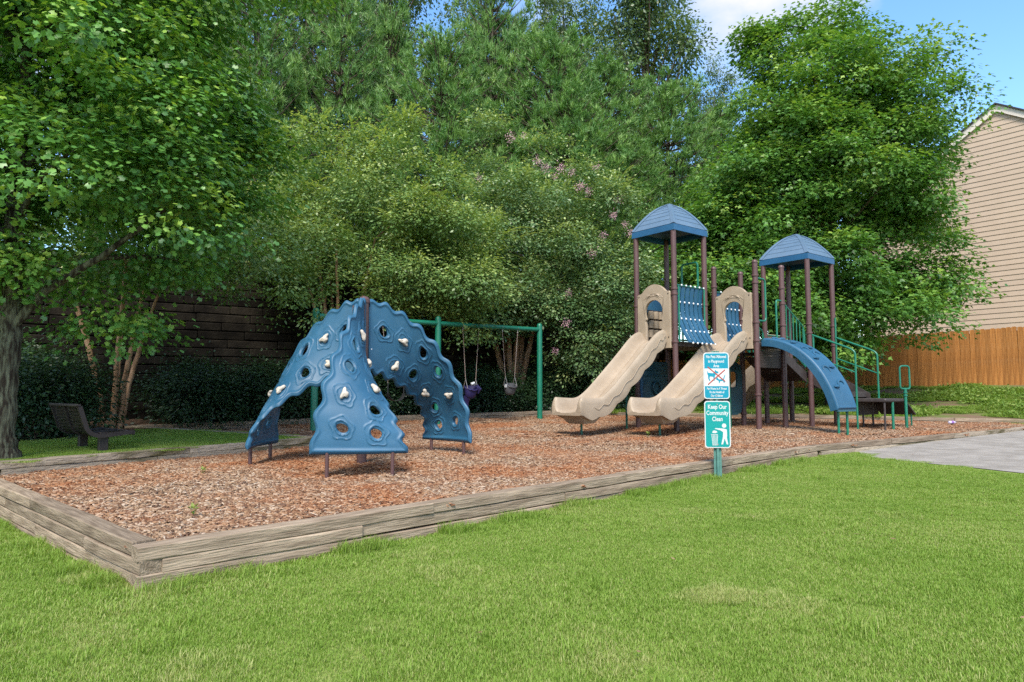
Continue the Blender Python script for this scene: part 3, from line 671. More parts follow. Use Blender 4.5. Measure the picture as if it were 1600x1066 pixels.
def roof(cx, cy, half, zb, label):
    """hipped roof with bowed lapped panels, hip bands and a fascia"""
    n, ht = 8, .57
    def prof(t): return half*(1-t)+.0, zb+.13+ht*math.sin(t*math.pi/2)**1.0*(1-.12*t*(1-t)*0)
    root = MB(); h2 = half+.012
    root.quad_strip([[(cx+sx*h2, cy+sy*h2, zb) for sx, sy in ((-1, -1), (1, -1), (1, 1), (-1, 1))], [(cx+sx*h2, cy+sy*h2, zb+.125) for sx, sy in ((-1, -1), (1, -1), (1, 1), (-1, 1))],
                     [(cx+sx*(h2-.03), cy+sy*(h2-.03), zb+.135) for sx, sy in ((-1, -1), (1, -1), (1, 1), (-1, 1))], [(cx+sx*(h2-.05), cy+sy*(h2-.05), zb+.06) for sx, sy in ((-1, -1), (1, -1), (1, 1), (-1, 1))], [(cx+sx*(h2-.05), cy+sy*(h2-.05), zb) for sx, sy in ((-1, -1), (1, -1), (1, 1), (-1, 1))],
                     [(cx+sx*h2, cy+sy*h2, zb) for sx, sy in ((-1, -1), (1, -1), (1, 1), (-1, 1))]], True)
    ro = root.build('roof', 'fascia_blue', PS, smooth=False); ro['label'] = label
    def pf(t):
        q = (1-t*.985)**1.05; return half*q, zb+.135+ht*(1-q**1.75)
    for s in range(4):
        M = Matrix.Translation((cx, cy, 0)) @ Matrix.Rotation(s*math.pi/2, 4, 'Z')
        for i in range(n):
            t0, t1 = i/n, (i+1)/n; w0, z0 = pf(t0); w1, z1 = pf(t1); k = .009
            b = MB(); A = [(-w0, -w0-k, z0), (w0, -w0-k, z0), (w1, -w1-k*.2, z1), (-w1, -w1-k*.2, z1)]
            A2 = [(-w0, -w0+.02, z0-.006), (w0, -w0+.02, z0-.006), (w1, -w1+.02, z1-.012), (-w1, -w1+.02, z1-.012)]
            b.quad_strip([[M @ Vector(p) for p in A], [M @ Vector(p) for p in A2]], True, True, True); b.build('roof_slat', 'roof_blue', ro, smooth=False)
        pts = [pf(i/14) for i in range(15)]; rings = []
        for (wv, z) in pts:
            bw = .055; wv2 = max(wv, 0); e = .016
            rings.append([M @ Vector((-wv2+bw, -wv2-e, z+.004)), M @ Vector((-wv2-e, -wv2-e, z+e)), M @ Vector((-wv2-e, -wv2+bw, z+.004)), M @ Vector((-wv2+.03, -wv2+.03, z-.03))])
        b = MB(); b.quad_strip(rings, True, True, True); b.build('hip_band', 'roof_blue', ro, ang=50)
    MB().box((cx, cy, zb+.135+ht+.005), (.14, .14, .03), None, .01).build('cap', 'roof_blue', ro)
    return ro
roof(0, 0, .55, RTL, 'taller blue hipped roof above the slide tower'); roof(3.49, -.91, .585, RTR, 'lower blue hipped roof above the stair tower')

# decks (punched metal with turned-down edges)
def deck(x0, x1, y0, y1, z, name='deck', t=.10):
    b = MB(); b.box(((x0+x1)/2, (y0+y1)/2, z-t/2), (x1-x0, y1-y0, t), None, .006); me = b.mesh(name, False); box_uv(me); return link(name, me, 'deck_brown', PS)
deck(-.46, .46, -.46, .46, DL); deck(.46, 1.04, -.40, .46, DL); deck(1.04, 1.96, -1.34, -.42, DL); deck(2.99, 3.99, -1.41, -.41, DR_)
for i in range(3):                                            # stepped bridge from the middle deck to the lower one
    x0 = 1.965+i*.335; z = DL-(i+1)*.15
    o = deck(x0, x0+.33, -1.34, -.42, z, 'stair_step', .07)
b = MB(); b.quad_strip([[(1.97, -1.36, DL-.12), (1.97, -1.36, DL-.32), (1.97, -1.33, DL-.32), (1.97, -1.33, DL-.12)], [(2.95, -1.36, DR_+.02), (2.95, -1.36, DR_-.22), (2.95, -1.33, DR_-.22), (2.95, -1.33, DR_+.02)]], True, True, True)
b.build('stringer', 'deck_brown', PS, smooth=False)
me = MB().box((1.5, -1.35, DL-.3), (.9, .012, .46)).mesh('skirt', False); box_uv(me); link('skirt', me, 'punched_brown', PS)
me = MB().box((2.4, -.9, 1.28), (1.0, .9, .012), Matrix.Rotation(R(31), 3, 'Y')).mesh('skirt', False); box_uv(me); link('skirt', me, 'punched_brown', PS)

# arched keyhole panels at the head of each slide
def arch_panel(x, yc, label):
    hw, n = .435, 24; th = .055
    outer, inner = [], []
    def put(l, y, z): l.append((y, z))
    zb, zs, za = DL-.14, DL+1.02, DL+1.20
    outl = [(-hw, zb), (-hw, zb+.5), (-hw, zs-.02), (-hw+.02, zs), (-hw+.10, zs+.01)] + [(-.30+.60*i/16, zs+.03+(za-zs-.03)*math.sin(math.pi*i/16)**.8) for i in range(17)] + [(hw-.10, zs+.01), (hw-.02, zs), (hw, zs-.02), (hw, zb+.5), (hw, zb)]
    ko = [(-.20, zb), (-.20, zb+.30), (-.205, DL+.36), (-.225, DL+.44)] 
    rr = .235; cz = DL+.62; a0 = R(212); a1 = R(-32); m = len(outl)-8
    inn = ko + [(rr*math.cos(a0+(a1-a0)*i/(m-1)), cz+rr*1.08*math.sin(a0+(a1-a0)*i/(m-1))) for i in range(m)] + [(-p[0], p[1]) for p in reversed(ko)]
    rings = []
    for (dx, o_, g_) in ((0, 0, 0),):
        pass
    f = lambda pts, xx, sh: [(x+xx, yc+p[0]*(1-sh), p[1]) for p in pts]
    b = MB(); n = len(outl)
    rings = [f(outl, th*.6, 0), f(outl, -th*.35, 0), f(outl, -th*.5, .025), f(inn, -th*.5, -.03), f(inn, -th*.35, 0), f(inn, th*.6, 0), f(outl, th*.6, 0)]
    b.quad_strip(rings, False)
    o = b.build('arch_panel', 'beige', PS, ang=30); o['label'] = label
    xx = x-th*.5
    for rad, z0 in ((.335, cz+.06), (.255, cz+.085)):
        MB().tube([(xx, yc+rad*math.cos(R(a)), z0+rad*.98*math.sin(R(a))) for a in range(42, 139, 6)], .008, 6).build('relief_line', 'beige', o)
    for s in (-1, 1):
        MB().tube([(xx, yc+s*.05, cz+.36), (xx, yc+s*.12, cz+.35), (xx, yc+s*.20, cz+.285)], [.008, .024, .003], 8).build('leaf_relief', 'beige', o)
        for zz in (zs-.05, zb+.22): MB().lathe([(.014, 0), (.014, .006), (.008, .01)], (xx, yc+s*(hw-.05), zz), 8, Matrix.Rotation(R(-90), 3, 'Y')).build('bolt', 'deck_brown', o)
    MB().tube([(xx, yc-.05+.1*i/8, cz+.35+.018*math.sin(i*1.5)) for i in range(9)], .007, 6).build('scroll_relief', 'beige', o)
arch_panel(-.53, 0, 'beige keyhole arch at the head of the left slide'); arch_panel(.97, -.88, 'beige keyhole arch at the head of the right slide')

# slides
def slide_mesh(path, w0, w1, wall0, wall1, skirt=True):
    """path: list of (x, z) of the bed, going away from the deck"""
    pts = []
    ctrl = [Vector((x, 0, z)) for x, z in path]
    dense = []
    for i in range(len(ctrl)-1):
        p0, p1, p2, p3 = ctrl[max(i-1, 0)], ctrl[i], ctrl[i+1], ctrl[min(i+2, len(ctrl)-1)]
        for k in range(14):
            t = k/14; dense.append(.5*((2*p1)+(p2-p0)*t+(2*p0-5*p1+4*p2-p3)*t*t+(3*p1-p0-3*p2+p3)*t**3))
    dense.append(ctrl[-1]); rings = []; n = len(dense); run = 0
    for i, p in enumerate(dense):
        t = i/(n-1); d = (dense[min(i+1, n-1)]-dense[max(i-1, 0)]).normalized(); nn = Vector((d.z, 0, -d.x)); nn = -nn if nn.z < 0 else nn
        if i: run += (p-dense[i-1]).length
        w = (w0+(w1-w0)*max(0, (t-.72)/.28))/2; wl = wall0+(wall1-wall0)*max(0, (t-.70)/.30)
        if t < .10: wl *= .55+.45*t/.10
        sk = (-.11-.045*abs(math.sin(run*math.pi/.52)))*min(1, t*6)*(1 if t < .86 else max(.35, (1-t)/.14)) if skirt else -.05
        end = max(0, (t-.95)/.05); wl *= 1-.55*end**2
        q = [(-w-.05, sk), (-w-.062, sk*.3), (-w-.06, wl*.62), (-w-.055, wl-.03), (-w-.03, wl+.004), (-w+.005, wl-.006), (-w+.03, wl-.05), (-w+.045, wl*.45), (-w+.085, wl*.14), (-w+.17, .012), (-w*.4, 0), (w*.4, 0), (w-.17, .012), (w-.085, wl*.14), (w-.045, wl*.45), (w-.03, wl-.05), (w-.005, wl-.006), (w+.03, wl+.004), (w+.055, wl-.03), (w+.06, wl*.62), (w+.062, sk*.3), (w+.05, sk), (w-.02, -.045), (-w+.02, -.045)]
        rings.append([p+Vector((0, a, 0))+nn*b_ for a, b_ in q])
    b = MB(); b.quad_strip(rings, True, True, True); return b, dense
spath = [(-.50, 1.815), (-.66, 1.81), (-.86, 1.70), (-1.25, 1.37), (-1.75, .965), (-2.2, .62), (-2.55, .445), (-2.88, .40), (-3.16, .385)]
sb, sdense = slide_mesh(spath, .58, .66, .205, .30)
sl_me = sb.mesh('slide', True, 42)
def slide(dx, dy, label, k=1.0):
    o = link('slide', sl_me, 'beige', PS, (dx, dy, 0)); o['label'] = label; o.scale = (k, 1, 1)
    zg = gz(dx-2.75, dy)
    MB().quad_strip([[(-2.42, -.30, .40), (-2.42, .30, .40), (-3.02, .30, .34), (-3.02, -.30, .34)], [(-2.55, -.24, .25), (-2.55, .24, .25), (-2.93, .24, .22), (-2.93, -.24, .22)], [(-2.60, -.20, .20), (-2.60, .20, .20), (-2.88, .20, .18), (-2.88, -.20, .18)]], True, True, True).build('slide_foot', 'beige', o, ang=25)
    MB().tube([(-2.75, 0, zg-.2), (-2.75, 0, .22)], .022, 12).build('support', 'green_dark', o)
    for s in (-1, 1):                                         # wavy relief line along the outer side
        pts = []
        for i in range(12, len(sdense)-6, 2):
            p = sdense[i]; pts.append((p.x, s*.366, p.z+.055+.03*math.sin(i*.55)))
        MB().tube(pts, .007, 5).build('wave_relief', 'beige', o)
slide(-.025, 0, 'left beige slide running down from the taller tower', .95); slide(1.55, -.88, 'right beige slide running down from the middle deck', 1.10)
# third slide at the back, leaving the lower deck
bpth = [(-.05, 1.215), (-.2, 1.20), (-.45, 1.02), (-.85, .68), (-1.25, .42), (-1.6, .36)]
b3, d3 = slide_mesh(bpth, .60, .66, .26, .33)
o = b3.build('slide', 'beige', PS, (3.3, -.34, 0), ang=42, rot=(0, 0, R(-90))); o['label'] = 'short beige slide at the back of the lower deck'

# bowed slat barriers
def slat_barrier(x0, x1, y, n, sg, label):
    root = MB()
    for zt in (DL+1.14, DL+.02): root.tube([(x0, y, zt), (x1, y, zt)], .02, 8)
    ro = root.build('slat_barrier', 'green_dark', PS); ro['label'] = label
    st = (x1-x0)/n
    for i in range(n):
        xc = x0+(i+.5)*st; rings = []; m = 14; pts = []
        for k in range(m+1):
            t = k/m; z = DL+1.16-1.20*t; off = .05*math.sin(math.pi*min(1, t*1.4))-.26*max(0, (t-.45)/.55)**2
            pts.append((y+sg*off, z))
        for k, (yy, z) in enumerate(pts):
            hw = st*.37; rings.append([(xc-hw, yy-.012, z), (xc+hw, yy-.012, z), (xc+hw, yy+.012, z), (xc-hw, yy+.012, z)])
        b = MB(); b.quad_strip(rings, True, True, True); s_ = b.build('slat', 'blue', ro, ang=40)
        for k in (0, 4, 8, 11, 14):
            yy, z = pts[k]; MB().lathe([(.021, -.004), (.020, .010), (.010, .018)], (xc+st*.45, yy-.012*1, z-.01), 8, Matrix.Rotation(R(90), 3, 'X')).build('bolt', 'white_bolt', s_)
slat_barrier(-.42, .46, -.50, 6, 1, 'bowed blue slat barrier between the two slides'); slat_barrier(1.06, 1.94, -.40, 6, 1, 'bowed blue slat barrier seen through the right arch')

# game panel with turning blocks, on the back of the tall tower
yb = .50
outl = [(-.42, DL-.02), (-.42, DL+.82)] + [(.42*math.cos(R(a)), DL+.82+.20*math.sin(R(a))) for a in range(165, 14, -15)] + [(.42, DL+.82), (.42, DL-.02)]
M = Matrix.Translation((0, yb, 0)) @ Matrix.Rotation(math.pi/2, 4, 'X')
gp = MB().prism(outl, .05, M).build('game_panel', 'blue', PS, ang=25); gp['label'] = 'blue panel with nine beige turning blocks'
for i in range(3):
    for j in range(3):
        cx_, cz_ = -.16+.16*i, DL+.22+.2*j
        MB().lathe([(.055, -.085), (.068, -.075), (.068, .075), (.055, .085)], (cx_, yb-.085, cz_), 12).build('turning_block', 'beige', gp)
for j in range(4): MB().tube([(-.28, yb-.085, DL+.12+.2*j), (.28, yb-.085, DL+.12+.2*j)], .012, 6).build('rod', 'deck_brown', gp)

# grab loops and rails
def loop(pts, r, name='grab_rail', m='green', rad=.10, label=None):
    o = MB().tube(fillet(pts, rad, 5), r, 10).build(name, m, PS)
    if label: o['label'] = label
    return o
loop([(.52, .10, DL), (.52, .10, 3.55), (.52, -.32, 3.55), (.52, -.32, DL)], .022, rad=.08, label='tall green loop above the slat barrier')
loop([(-.40, -.53, DL-.02), (-.40, -.53, DL+1.12)], .018)
loop([(.44, -.53, DL-.4), (.44, -.53, DL+1.12)], .018)
x, y = MG; loop([(x, y, 3.12), (x+.36, y-.0, 3.12), (x+.36, y, 2.24), (x, y, 2.24)], .020, rad=.09, label='green loop beside the climber arch')
x, y = MI; loop([(x, y, 2.72), (x-.24, y, 2.72), (x-.24, y, 1.86)], .020, rad=.07)
def baluster_rail(y, xa, xb, za, zb, hb, n, label):
    r = MB().tube(fillet([(xa, y, za), (xb-.10, y, zb+.06), (xb-.05, y, zb-.1), (xb-.05, y, zb-hb)], .08), .017, 10).build('barrier_rail', 'green', PS); r['label'] = label
    MB().tube([(xa, y, za-hb), (xb-.05, y, zb-hb)], .015, 8).build('bottom_rail', 'green', r)
    for i in range(n):
        t = (i+.6)/n; x = xa+(xb-.05-xa)*t; MB().tube([(x, y, za+(zb-za)*t-hb), (x, y, za+(zb-za)*t-.0+.04*(1-t))], .011, 8).build('baluster', 'green', r)
baluster_rail(-1.38, 2.07, 2.92, 2.66, 2.16, .84, 6, 'green baluster barrier on the near side of the stepped bridge')
baluster_rail(-.39, 2.07, 2.92, 2.62, 2.12, .84, 6, 'green baluster barrier on the far side of the stepped bridge')
loop([(2.95, -.41, 2.1), (4.03, -.39, 2.1)], .016)
o = MB().box((3.49, -.36, 1.68), (.9, .05, .9), None, .015).build('back_panel', 'beige', PS)

# arched blue climbing board, from the middle deck to the chips
def board_pos(u, v):
    a = v*R(74); y = -1.40-1.52*np.sin(a)/math.sin(R(74)); z = .44+1.40*(np.cos(a)-math.cos(R(74)))/(1-math.cos(R(74)))
    wdt = .36; return np.stack([1.52+(u-.5)*2*wdt, y, z], -1)
bfeat = [(.36, .10), (.62, .24), (.36, .40), (.66, .47), (.34, .66), (.64, .80)]
def board_h(u, v):
    h = np.zeros_like(u)
    for i, (u0, v0) in enumerate(bfeat):
        x, y = (u-u0)*.72, (v-v0)*2.2; rr = np.hypot(x, y*1.25)
        h = h - .022/(1+np.exp((rr-.13)/.006))*(1/(1+np.exp(-(np.hypot(x-.02, (y+.05)*1.2)-.135)/.006)))
    return h
bme, _, _ = thick_sheet('climbing_board', board_pos, 48, 130, (), board_h, .05, .012, .04, False)
bo = link('climbing_board', bme, 'blue', PS); bo['label'] = 'arched blue climbing board with knobs, down to the chips at right'
for s in (0, 1):                                             # turned-down side flanges
    rings = []
    for i in range(25):
        p = board_pos(np.array(float(s)), np.array(i/24)); q = Vector(p.tolist()); a = i/24*R(74); dn = Vector((0, math.sin(a), -math.cos(a)))*.13
        x_ = .02 if s else -.02; rings.append([q+Vector((x_, 0, 0)), q-Vector((x_, 0, 0)), q-Vector((x_, 0, 0))+dn, q+Vector((x_, 0, 0))+dn])
    MB().quad_strip(rings, True, True, True).build('side_flange', 'blue', bo)
for (u0, v0) in bfeat:                                        # crescent footholds
    pts_, rad_ = [], []
    for i in range(13):
        a_ = R(205-200*i/12) if u0 > .5 else R(-25+200*i/12); q = Vector(board_pos(np.array(u0+.115*math.cos(a_)/.72), np.array(v0-.085*math.sin(a_)/2.2)).tolist()); aa = v0*R(74)
        pts_.append(q+Vector((0, -math.sin(aa), math.cos(aa)))*.034); rad_.append(.006+.020*math.sin(math.pi*i/12))
    MB().tube(pts_, rad_, 8).build('foothold', 'blue', bo)
bk = blob(9, .9)
for (u, v) in ((.66, .08), (.68, .37), (.30, .27), (.30, .53), (.70, .63), (.30, .82), (.34, .06)):
    p = Vector(board_pos(np.array(u), np.array(v)).tolist()); a = v*R(74)
    for dxx in (-.028, .03):
        o = link('knob', bk, 'blue', bo); o.matrix_local = Matrix.Translation(p+Vector((dxx, -math.sin(a)*.045, math.cos(a)*.045))) @ Matrix.Rotation(a, 4, 'X') @ Matrix.Scale(.9, 4)
MB().quad_strip([[(1.17, -2.905, .50), (1.17, -2.935, .40), (1.17, -2.86, .40), (1.17, -2.86, .50)], [(1.87, -2.905, .50), (1.87, -2.935, .40), (1.87, -2.86, .40), (1.87, -2.86, .50)]], True, True, True).build('toe_plate', 'teal_dark', bo, smooth=False)
for x in (1.32, 1.66): MB().tube([(x, -2.85, gz(x, -2.8)-.2), (x, -2.85, .44)], .024, 12).build('support', 'green', bo)

# stairs from the lower deck to the low transfer platform
for i, z in enumerate((.98, .78)):
    y1 = -1.46-i*.36; b = MB().box((3.49, y1-.18, z-.06), (.98, .355, .12), None, .006); me = b.mesh('stair_step', False); link('stair_step', me, 'deck_brown', PS)
for s in (-1, 1):
    x = 3.49+s*.505; b = MB(); b.quad_strip([[(x-.012, -1.46, 1.20), (x-.012, -1.46, .95), (x-.012, -2.24, .52), (x-.012, -2.24, .74)], [(x+.012, -1.46, 1.20), (x+.012, -1.46, .95), (x+.012, -2.24, .52), (x+.012, -2.24, .74)]], True, True, True)
    b.build('stringer', 'deck_brown', PS, smooth=False)
    r_ = MB().tube(fillet([(x, -1.50, 2.03), (x, -2.30, 1.70), (x, -2.42, 1.62), (x, -2.42, (gz(x, -2.42)-.2) if s < 0 else .62)], .1), .021, 10).build('handrail', 'green', PS)
    MB().tube([(x, -1.50, 1.55), (x, -2.42, 1.18)], .016, 8).build('lower_rail', 'green', r_)
    MB().tube([(x, -1.52, 1.2), (x, -1.52, 2.03+(.45 if s > 0 else 0))], .020, 8).build('stanchion', 'green', r_)
b = MB().box((3.49, -2.62, .60), (1.0, .76, .075), None, .02); b.build('transfer_platform', 'deck_brown', PS, ang=30)
for (x, y, mm, rd) in ((3.03, -2.95, 'deck_brown', .02), (3.35, -2.97, 'green', .026), (3.95, -2.3, 'deck_brown', .02), (3.5, -2.3, 'deck_brown', .02)):
    MB().tube([(x, y, gz(x, y)-.2), (x, y, .57)], rd, 10).build('platform_leg', mm, PS)
me = MB().box((4.22, -2.62, .43), (.52, .72, .025), Matrix.Rotation(R(32), 3, 'Y')).mesh('transfer_ramp', False); box_uv(me); link('transfer_ramp', me, 'deck_brown', PS)
me = MB().box((3.75, -2.30, .42), (.9, .02, .28)).mesh('skirt', False); box_uv(me); link('skirt', me, 'deck_brown', PS)
for (x, y) in ((4.4, -2.9), (4.4, -2.35)): MB().tube([(x, y, gz(x, y)-.2), (x, y, .36)], .018, 8).build('platform_leg', 'green_dark', PS)
hx, hy = 3.86, -3.02
gl = MB().tube([(hx, hy, gz(hx, hy)-.2), (hx, hy, .84)], .030, 12).build('grab_post', 'green', PS); gl['label'] = 'green post with upright ring handle beside the low platform'
M = Matrix.Translation((hx, hy, 1.08)) @ Matrix.Rotation(R(-38), 4, 'Z')
ring = fillet([(.0, 0, -.24), (.10, 0, -.24), (.10, 0, .24), (-.10, 0, .24), (-.10, 0, -.24), (.0, 0, -.24)], .07, 6)
MB().tube([M @ p for p in ring], .019, 10).build('ring_handle', 'green', gl)
for zz in (.70, .76): MB().lathe([(.045, -.012), (.045, .012)], (hx, hy, zz), 12).build('clamp', 'green', gl)

# play panels below the decks
pn = MB(); pn.box((0, .47, .95), (.86, .05, .95), None, .02)
o = pn.build('counter_panel', 'teal_dark', PS); o['label'] = 'dark teal counter panel with a wheel below the tall tower'
for k in range(4): MB().box((0, .44, 1.36-.12*k), (.78, .02, .025), None, .006).build('rib', 'teal_dark', o)
MB().tube([(.0+.13*math.cos(a*.314), .40, .86+.13*math.sin(a*.314)) for a in range(21)], .022, 8).build('wheel', 'teal_dark', o)
MB().box((-.47, .46, .9), (.06, .12, 1.05), None, .015).build('side_cheek', 'blue', o)
q = MB(); n = 20; out_ = []; in_ = []
for i in range(n):
    a = 2*math.pi*(i+.5)/n; c, s = math.cos(a), math.sin(a); k = 1/max(abs(c), abs(s)); sq = (abs(c)**6+abs(s)**6)**(-1/6)
    out_.append((1.5+.44*c*sq, .85+.58*s*sq)); in_.append((1.58+.17*c*sq, 1.05+.17*s*sq))
rg = [[(x, -.36, z) for x, z in out_], [(x, -.40, z) for x, z in out_], [(x, -.40, z) for x, z in in_], [(x, -.36, z) for x, z in in_], [(x, -.36, z) for x, z in out_]]
q.quad_strip(rg, True); o = q.build('window_panel', 'teal_dark', PS, ang=30); o['label'] = 'dark teal panel with a square window below the middle deck'
for (x, y, z1) in ((-.95, .42, 1.2), (.9, -.62, 1.25), (1.02, -.70, 1.25), (2.1, .15, 1.3), (2.55, .5, 1.0)):
    MB().tube([(x, y, gz(x, y)-.2), (x, y, z1)], .024, 10).build('ladder_leg', 'green_dark', PS)
for k in range(3): MB().tube([(.9, -.62, .35+.3*k), (1.02, -.70, .35+.3*k)], .014, 8).build('rung', 'green_dark', PS)

# ------------------------------------------------------------------ bench
BP = Vector((-5.20, 8.62, bl_z(0, 8.6)-.01)); bdir = Vector((-.737, .676, 0)); bench = tag(empty('park_bench', BP, math.atan2(bdir.y, bdir.x)), 'dark brown punched metal bench facing the wood chips under the maple', 'bench')
BL = 1.22
prof = fillet([(.20, .0, .58), (.10, 0, .26), (-.02, 0, .205), (-.42, 0, .245)], .16, 7)       # local y is towards the play area when negative
def bsec(x0, x1, t, name, m, parent, holes=False):
    rings = []
    P2 = [Vector((p.x, p.z)) for p in prof]; n = len(P2); top, bot = [], []
    for i, p in enumerate(P2):
        d = (P2[min(i+1, n-1)]-P2[max(i-1, 0)]).normalized(); nn = Vector((-d.y, d.x)); top.append(p+nn*t/2); bot.append(p-nn*t/2)
    loop_ = top+bot[::-1]; b = MB(); b.quad_strip([[(x0, p.x, p.y) for p in loop_], [(x1, p.x, p.y) for p in loop_]], True, True, True)
    me = b.mesh(name, True, 40); uv = me.uv_layers.new(name='UVMap')
    acc = [0]; 
    for i in range(1, n): acc.append(acc[-1]+(P2[i]-P2[i-1]).length)
    look = {}
    for i in range(n): look[i] = acc[i]; look[2*n-1-i] = acc[i]
    for li, lp in enumerate(me.loops):
        vi = lp.vertex_index % (2*n); uv.data[li].uv = (me.vertices[lp.vertex_index].co.x, look[vi])
    return link(name, me, m, parent)
dotmat('bench_punched', (0.020, 0.014, 0.014), None, 0.045)
for k in range(2): bsec(.05+k*(BL-.1)/2+.012, .05+(k+1)*(BL-.1)/2-.012, .008, 'seat_panel', 'bench_punched', bench)
for x0 in (0, BL/2-.02, BL-.05): bsec(x0, x0+.05, .05, 'side_frame', 'bench_brown', bench)
MB().box((BL/2, .215, .595), (BL, .055, .035), None, .008).build('top_rail', 'bench_brown', bench); MB().box((BL/2, -.425, .235), (BL, .04, .055), None, .008).build('front_rail', 'bench_brown', bench)
for x0 in (.10, BL-.30): MB().box((x0, -.10, .02), (.10, .10, .46), None, .006).build('leg', 'bench_brown', bench)

# ------------------------------------------------------------------ sign post with two plates
SP = Vector((2.44, 8.18, 0)); SP.z = lz(SP.x, SP.y)
face = R(-6)
sgn = tag(empty('park_sign', SP, face), 'green post carrying a no pets sign above a keep our community clean sign', 'sign')
b = MB(); b.quad_strip([[(-.045, .0, z), (-.02, .0, z), (-.012, -.028, z), (.012, -.028, z), (.02, .0, z), (.045, .0, z), (.045, .004, z), (.018, .004, z), (.010, -.022, z), (-.010, -.022, z), (-.018, .004, z), (-.045, .004, z)] for z in (-.4, 1.51)], True, True, True)
b.build('post', 'post_green', sgn, smooth=False)
def rrect(wd_, ht_, r, n=6):
    o = []
    for (cx_, cy_, a0) in ((wd_/2-r, ht_/2-r, 0), (-wd_/2+r, ht_/2-r, 90), (-wd_/2+r, -ht_/2+r, 180), (wd_/2-r, -ht_/2+r, 270)):
        for i in range(n+1): a = R(a0+90*i/n); o.append((cx_+r*math.cos(a), cy_+r*math.sin(a)))
    return o
def on_sign(zc, y): return Matrix.Translation((0, y, zc)) @ Matrix.Rotation(math.pi/2, 4, 'X')
def text(body, size, x, zc, y, m, parent, name='lettering', sx=1.0, off=0.0):
    cu = bpy.data.curves.new('t', 'FONT'); cu.body = body; cu.size = size; cu.align_x = 'CENTER'; cu.align_y = 'CENTER'; cu.offset = off; cu.resolution_u = 3
    t = bpy.data.objects.new('t', cu); COL.objects.link(t); dg = bpy.context.evaluated_depsgraph_get(); me = bpy.data.meshes.new_from_object(t.evaluated_get(dg)); bpy.data.objects.remove(t); bpy.data.curves.remove(cu)
    me.transform(on_sign(zc, y) @ Matrix.Translation((x, 0, 0)) @ Matrix.Scale(sx, 4, (1, 0, 0))); me.materials.clear(); return link(name, me, m, parent)
W_, H_ = .298, .553; Z1, Z2 = 1.215, .638
for (zc, base, nm) in ((Z1, 'sign_cyan', 'no pets plate'), (Z2, 'sign_teal', 'keep clean plate')):
    pl = MB().prism(rrect(W_, H_, .035), .003, on_sign(zc, -.032)).build('sign_plate', 'sign_white', sgn, smooth=False); pl['label'] = nm
    MB().prism(rrect(W_-.022, H_-.022, .028), .0015, on_sign(zc, -.0352)).build('colour_field', base, pl, smooth=False)
    Y = -.0372
    for zz in (zc+.235, zc-.235): MB().lathe([(.008, 0), (.007, .004)], (0, -.038, zz), 8, Matrix.Rotation(R(90), 3, 'X')).build('bolt', 'steel', pl)
    def poly(pts, m, nm_='pictogram', y=Y, k=.0012): return MB().prism(pts, k, on_sign(zc, y)).build(nm_, m, pl, smooth=False)
    if base == 'sign_cyan':
        for i, t in enumerate(('No Pets Allowed', 'in Playground', 'Area')): text(t, .047, 0, zc+.225-.055*i, Y-.0005, 'sign_white', pl, sx=.72, off=.0012)
        for i, t in enumerate(('Pet Waste Is A Threat', 'To the Health of', 'Our Children')): text(t, .036, 0, zc-.155-.042*i, Y-.0005, 'sign_white', pl, sx=.70, off=.0009)
        poly([(-W_/2+.012, -.125), (W_/2-.012, -.125), (W_/2-.012, .085), (-W_/2+.012, .085)], 'sign_white', 'white_band', Y+.0008)
        Y2 = Y-.0007
        dog = [(-.105, .06), (-.098, .035), (-.04, .028), (-.02, .045), (-.015, .07), (.0, .055), (.025, .045), (.02, .03), (.0, .028), (-.01, .01), (-.02, -.01), (-.022, -.06), (-.034, -.06), (-.036, -.015), (-.075, -.008), (-.082, -.03), (-.072, -.06), (-.086, -.06), (-.097, -.03), (-.098, .0), (-.108, .03)]
        cat = [(.0, -.03), (.012, -.022), (.018, -.035), (.03, -.045), (.075, -.042), (.088, -.01), (.098, .012), (.104, .01), (.094, -.02), (.086, -.055), (.094, -.085), (.085, -.088), (.074, -.062), (.04, -.066), (.036, -.09), (.027, -.09), (.024, -.062), (.005, -.052), (-.006, -.042)]
        poly(dog, 'sign_cyan', y=Y2); poly(cat, 'sign_cyan', y=Y2)
        for s in (1, -1):
            a = Vector((-.10, -.105*s)); c = Vector((.10, .07*s)); a.y -= .018*(1-s)*0; d = (c-a).normalized(); nn = Vector((-d.y, d.x))*.006
            poly([tuple(a+nn), tuple(a-nn), tuple(c-nn), tuple(c+nn)], 'sign_red', 'red_bar', Y2-.0015-.0006*s)
    else:
        for i, t in enumerate(('Keep Our', 'Community', 'Clean')): text(t, .072, 0, zc+.205-.072*i, Y-.0005, 'sign_white', pl, sx=.74, off=.0015)
        Y2 = Y-.0004
        poly([(.075+.026*math.cos(a*.524), -.015+.026*math.sin(a*.524)) for a in range(12)], 'sign_white', y=Y2)
        poly([(-.035, -.052), (-.028, -.044), (.045, -.048), (.07, -.05), (.105, -.06), (.108, -.13), (.103, -.15), (.118, -.235), (.10, -.235), (.078, -.165), (.058, -.235), (.038, -.235), (.058, -.15), (.062, -.09), (.03, -.07)], 'sign_white', y=Y2)
        poly([(-.065, -.10), (-.055, -.075), (-.035, -.072), (-.01, -.08), (-.005, -.095), (-.03, -.105)], 'sign_white', y=Y2)
        poly([(-.078, -.118), (.0, -.118), (.0, -.124), (-.078, -.124)], 'sign_white', y=Y2)
        for i in range(5):
            x0, x1 = -.072+.0165*i, -.062+.0120*i; poly([(x0, -.128), (x0+.007, -.128), (x1+.006, -.238), (x1, -.238)], 'sign_white', y=Y2)
        poly([(-.064, -.240), (.0, -.240), (.0, -.246), (-.064, -.246)], 'sign_white', y=Y2)

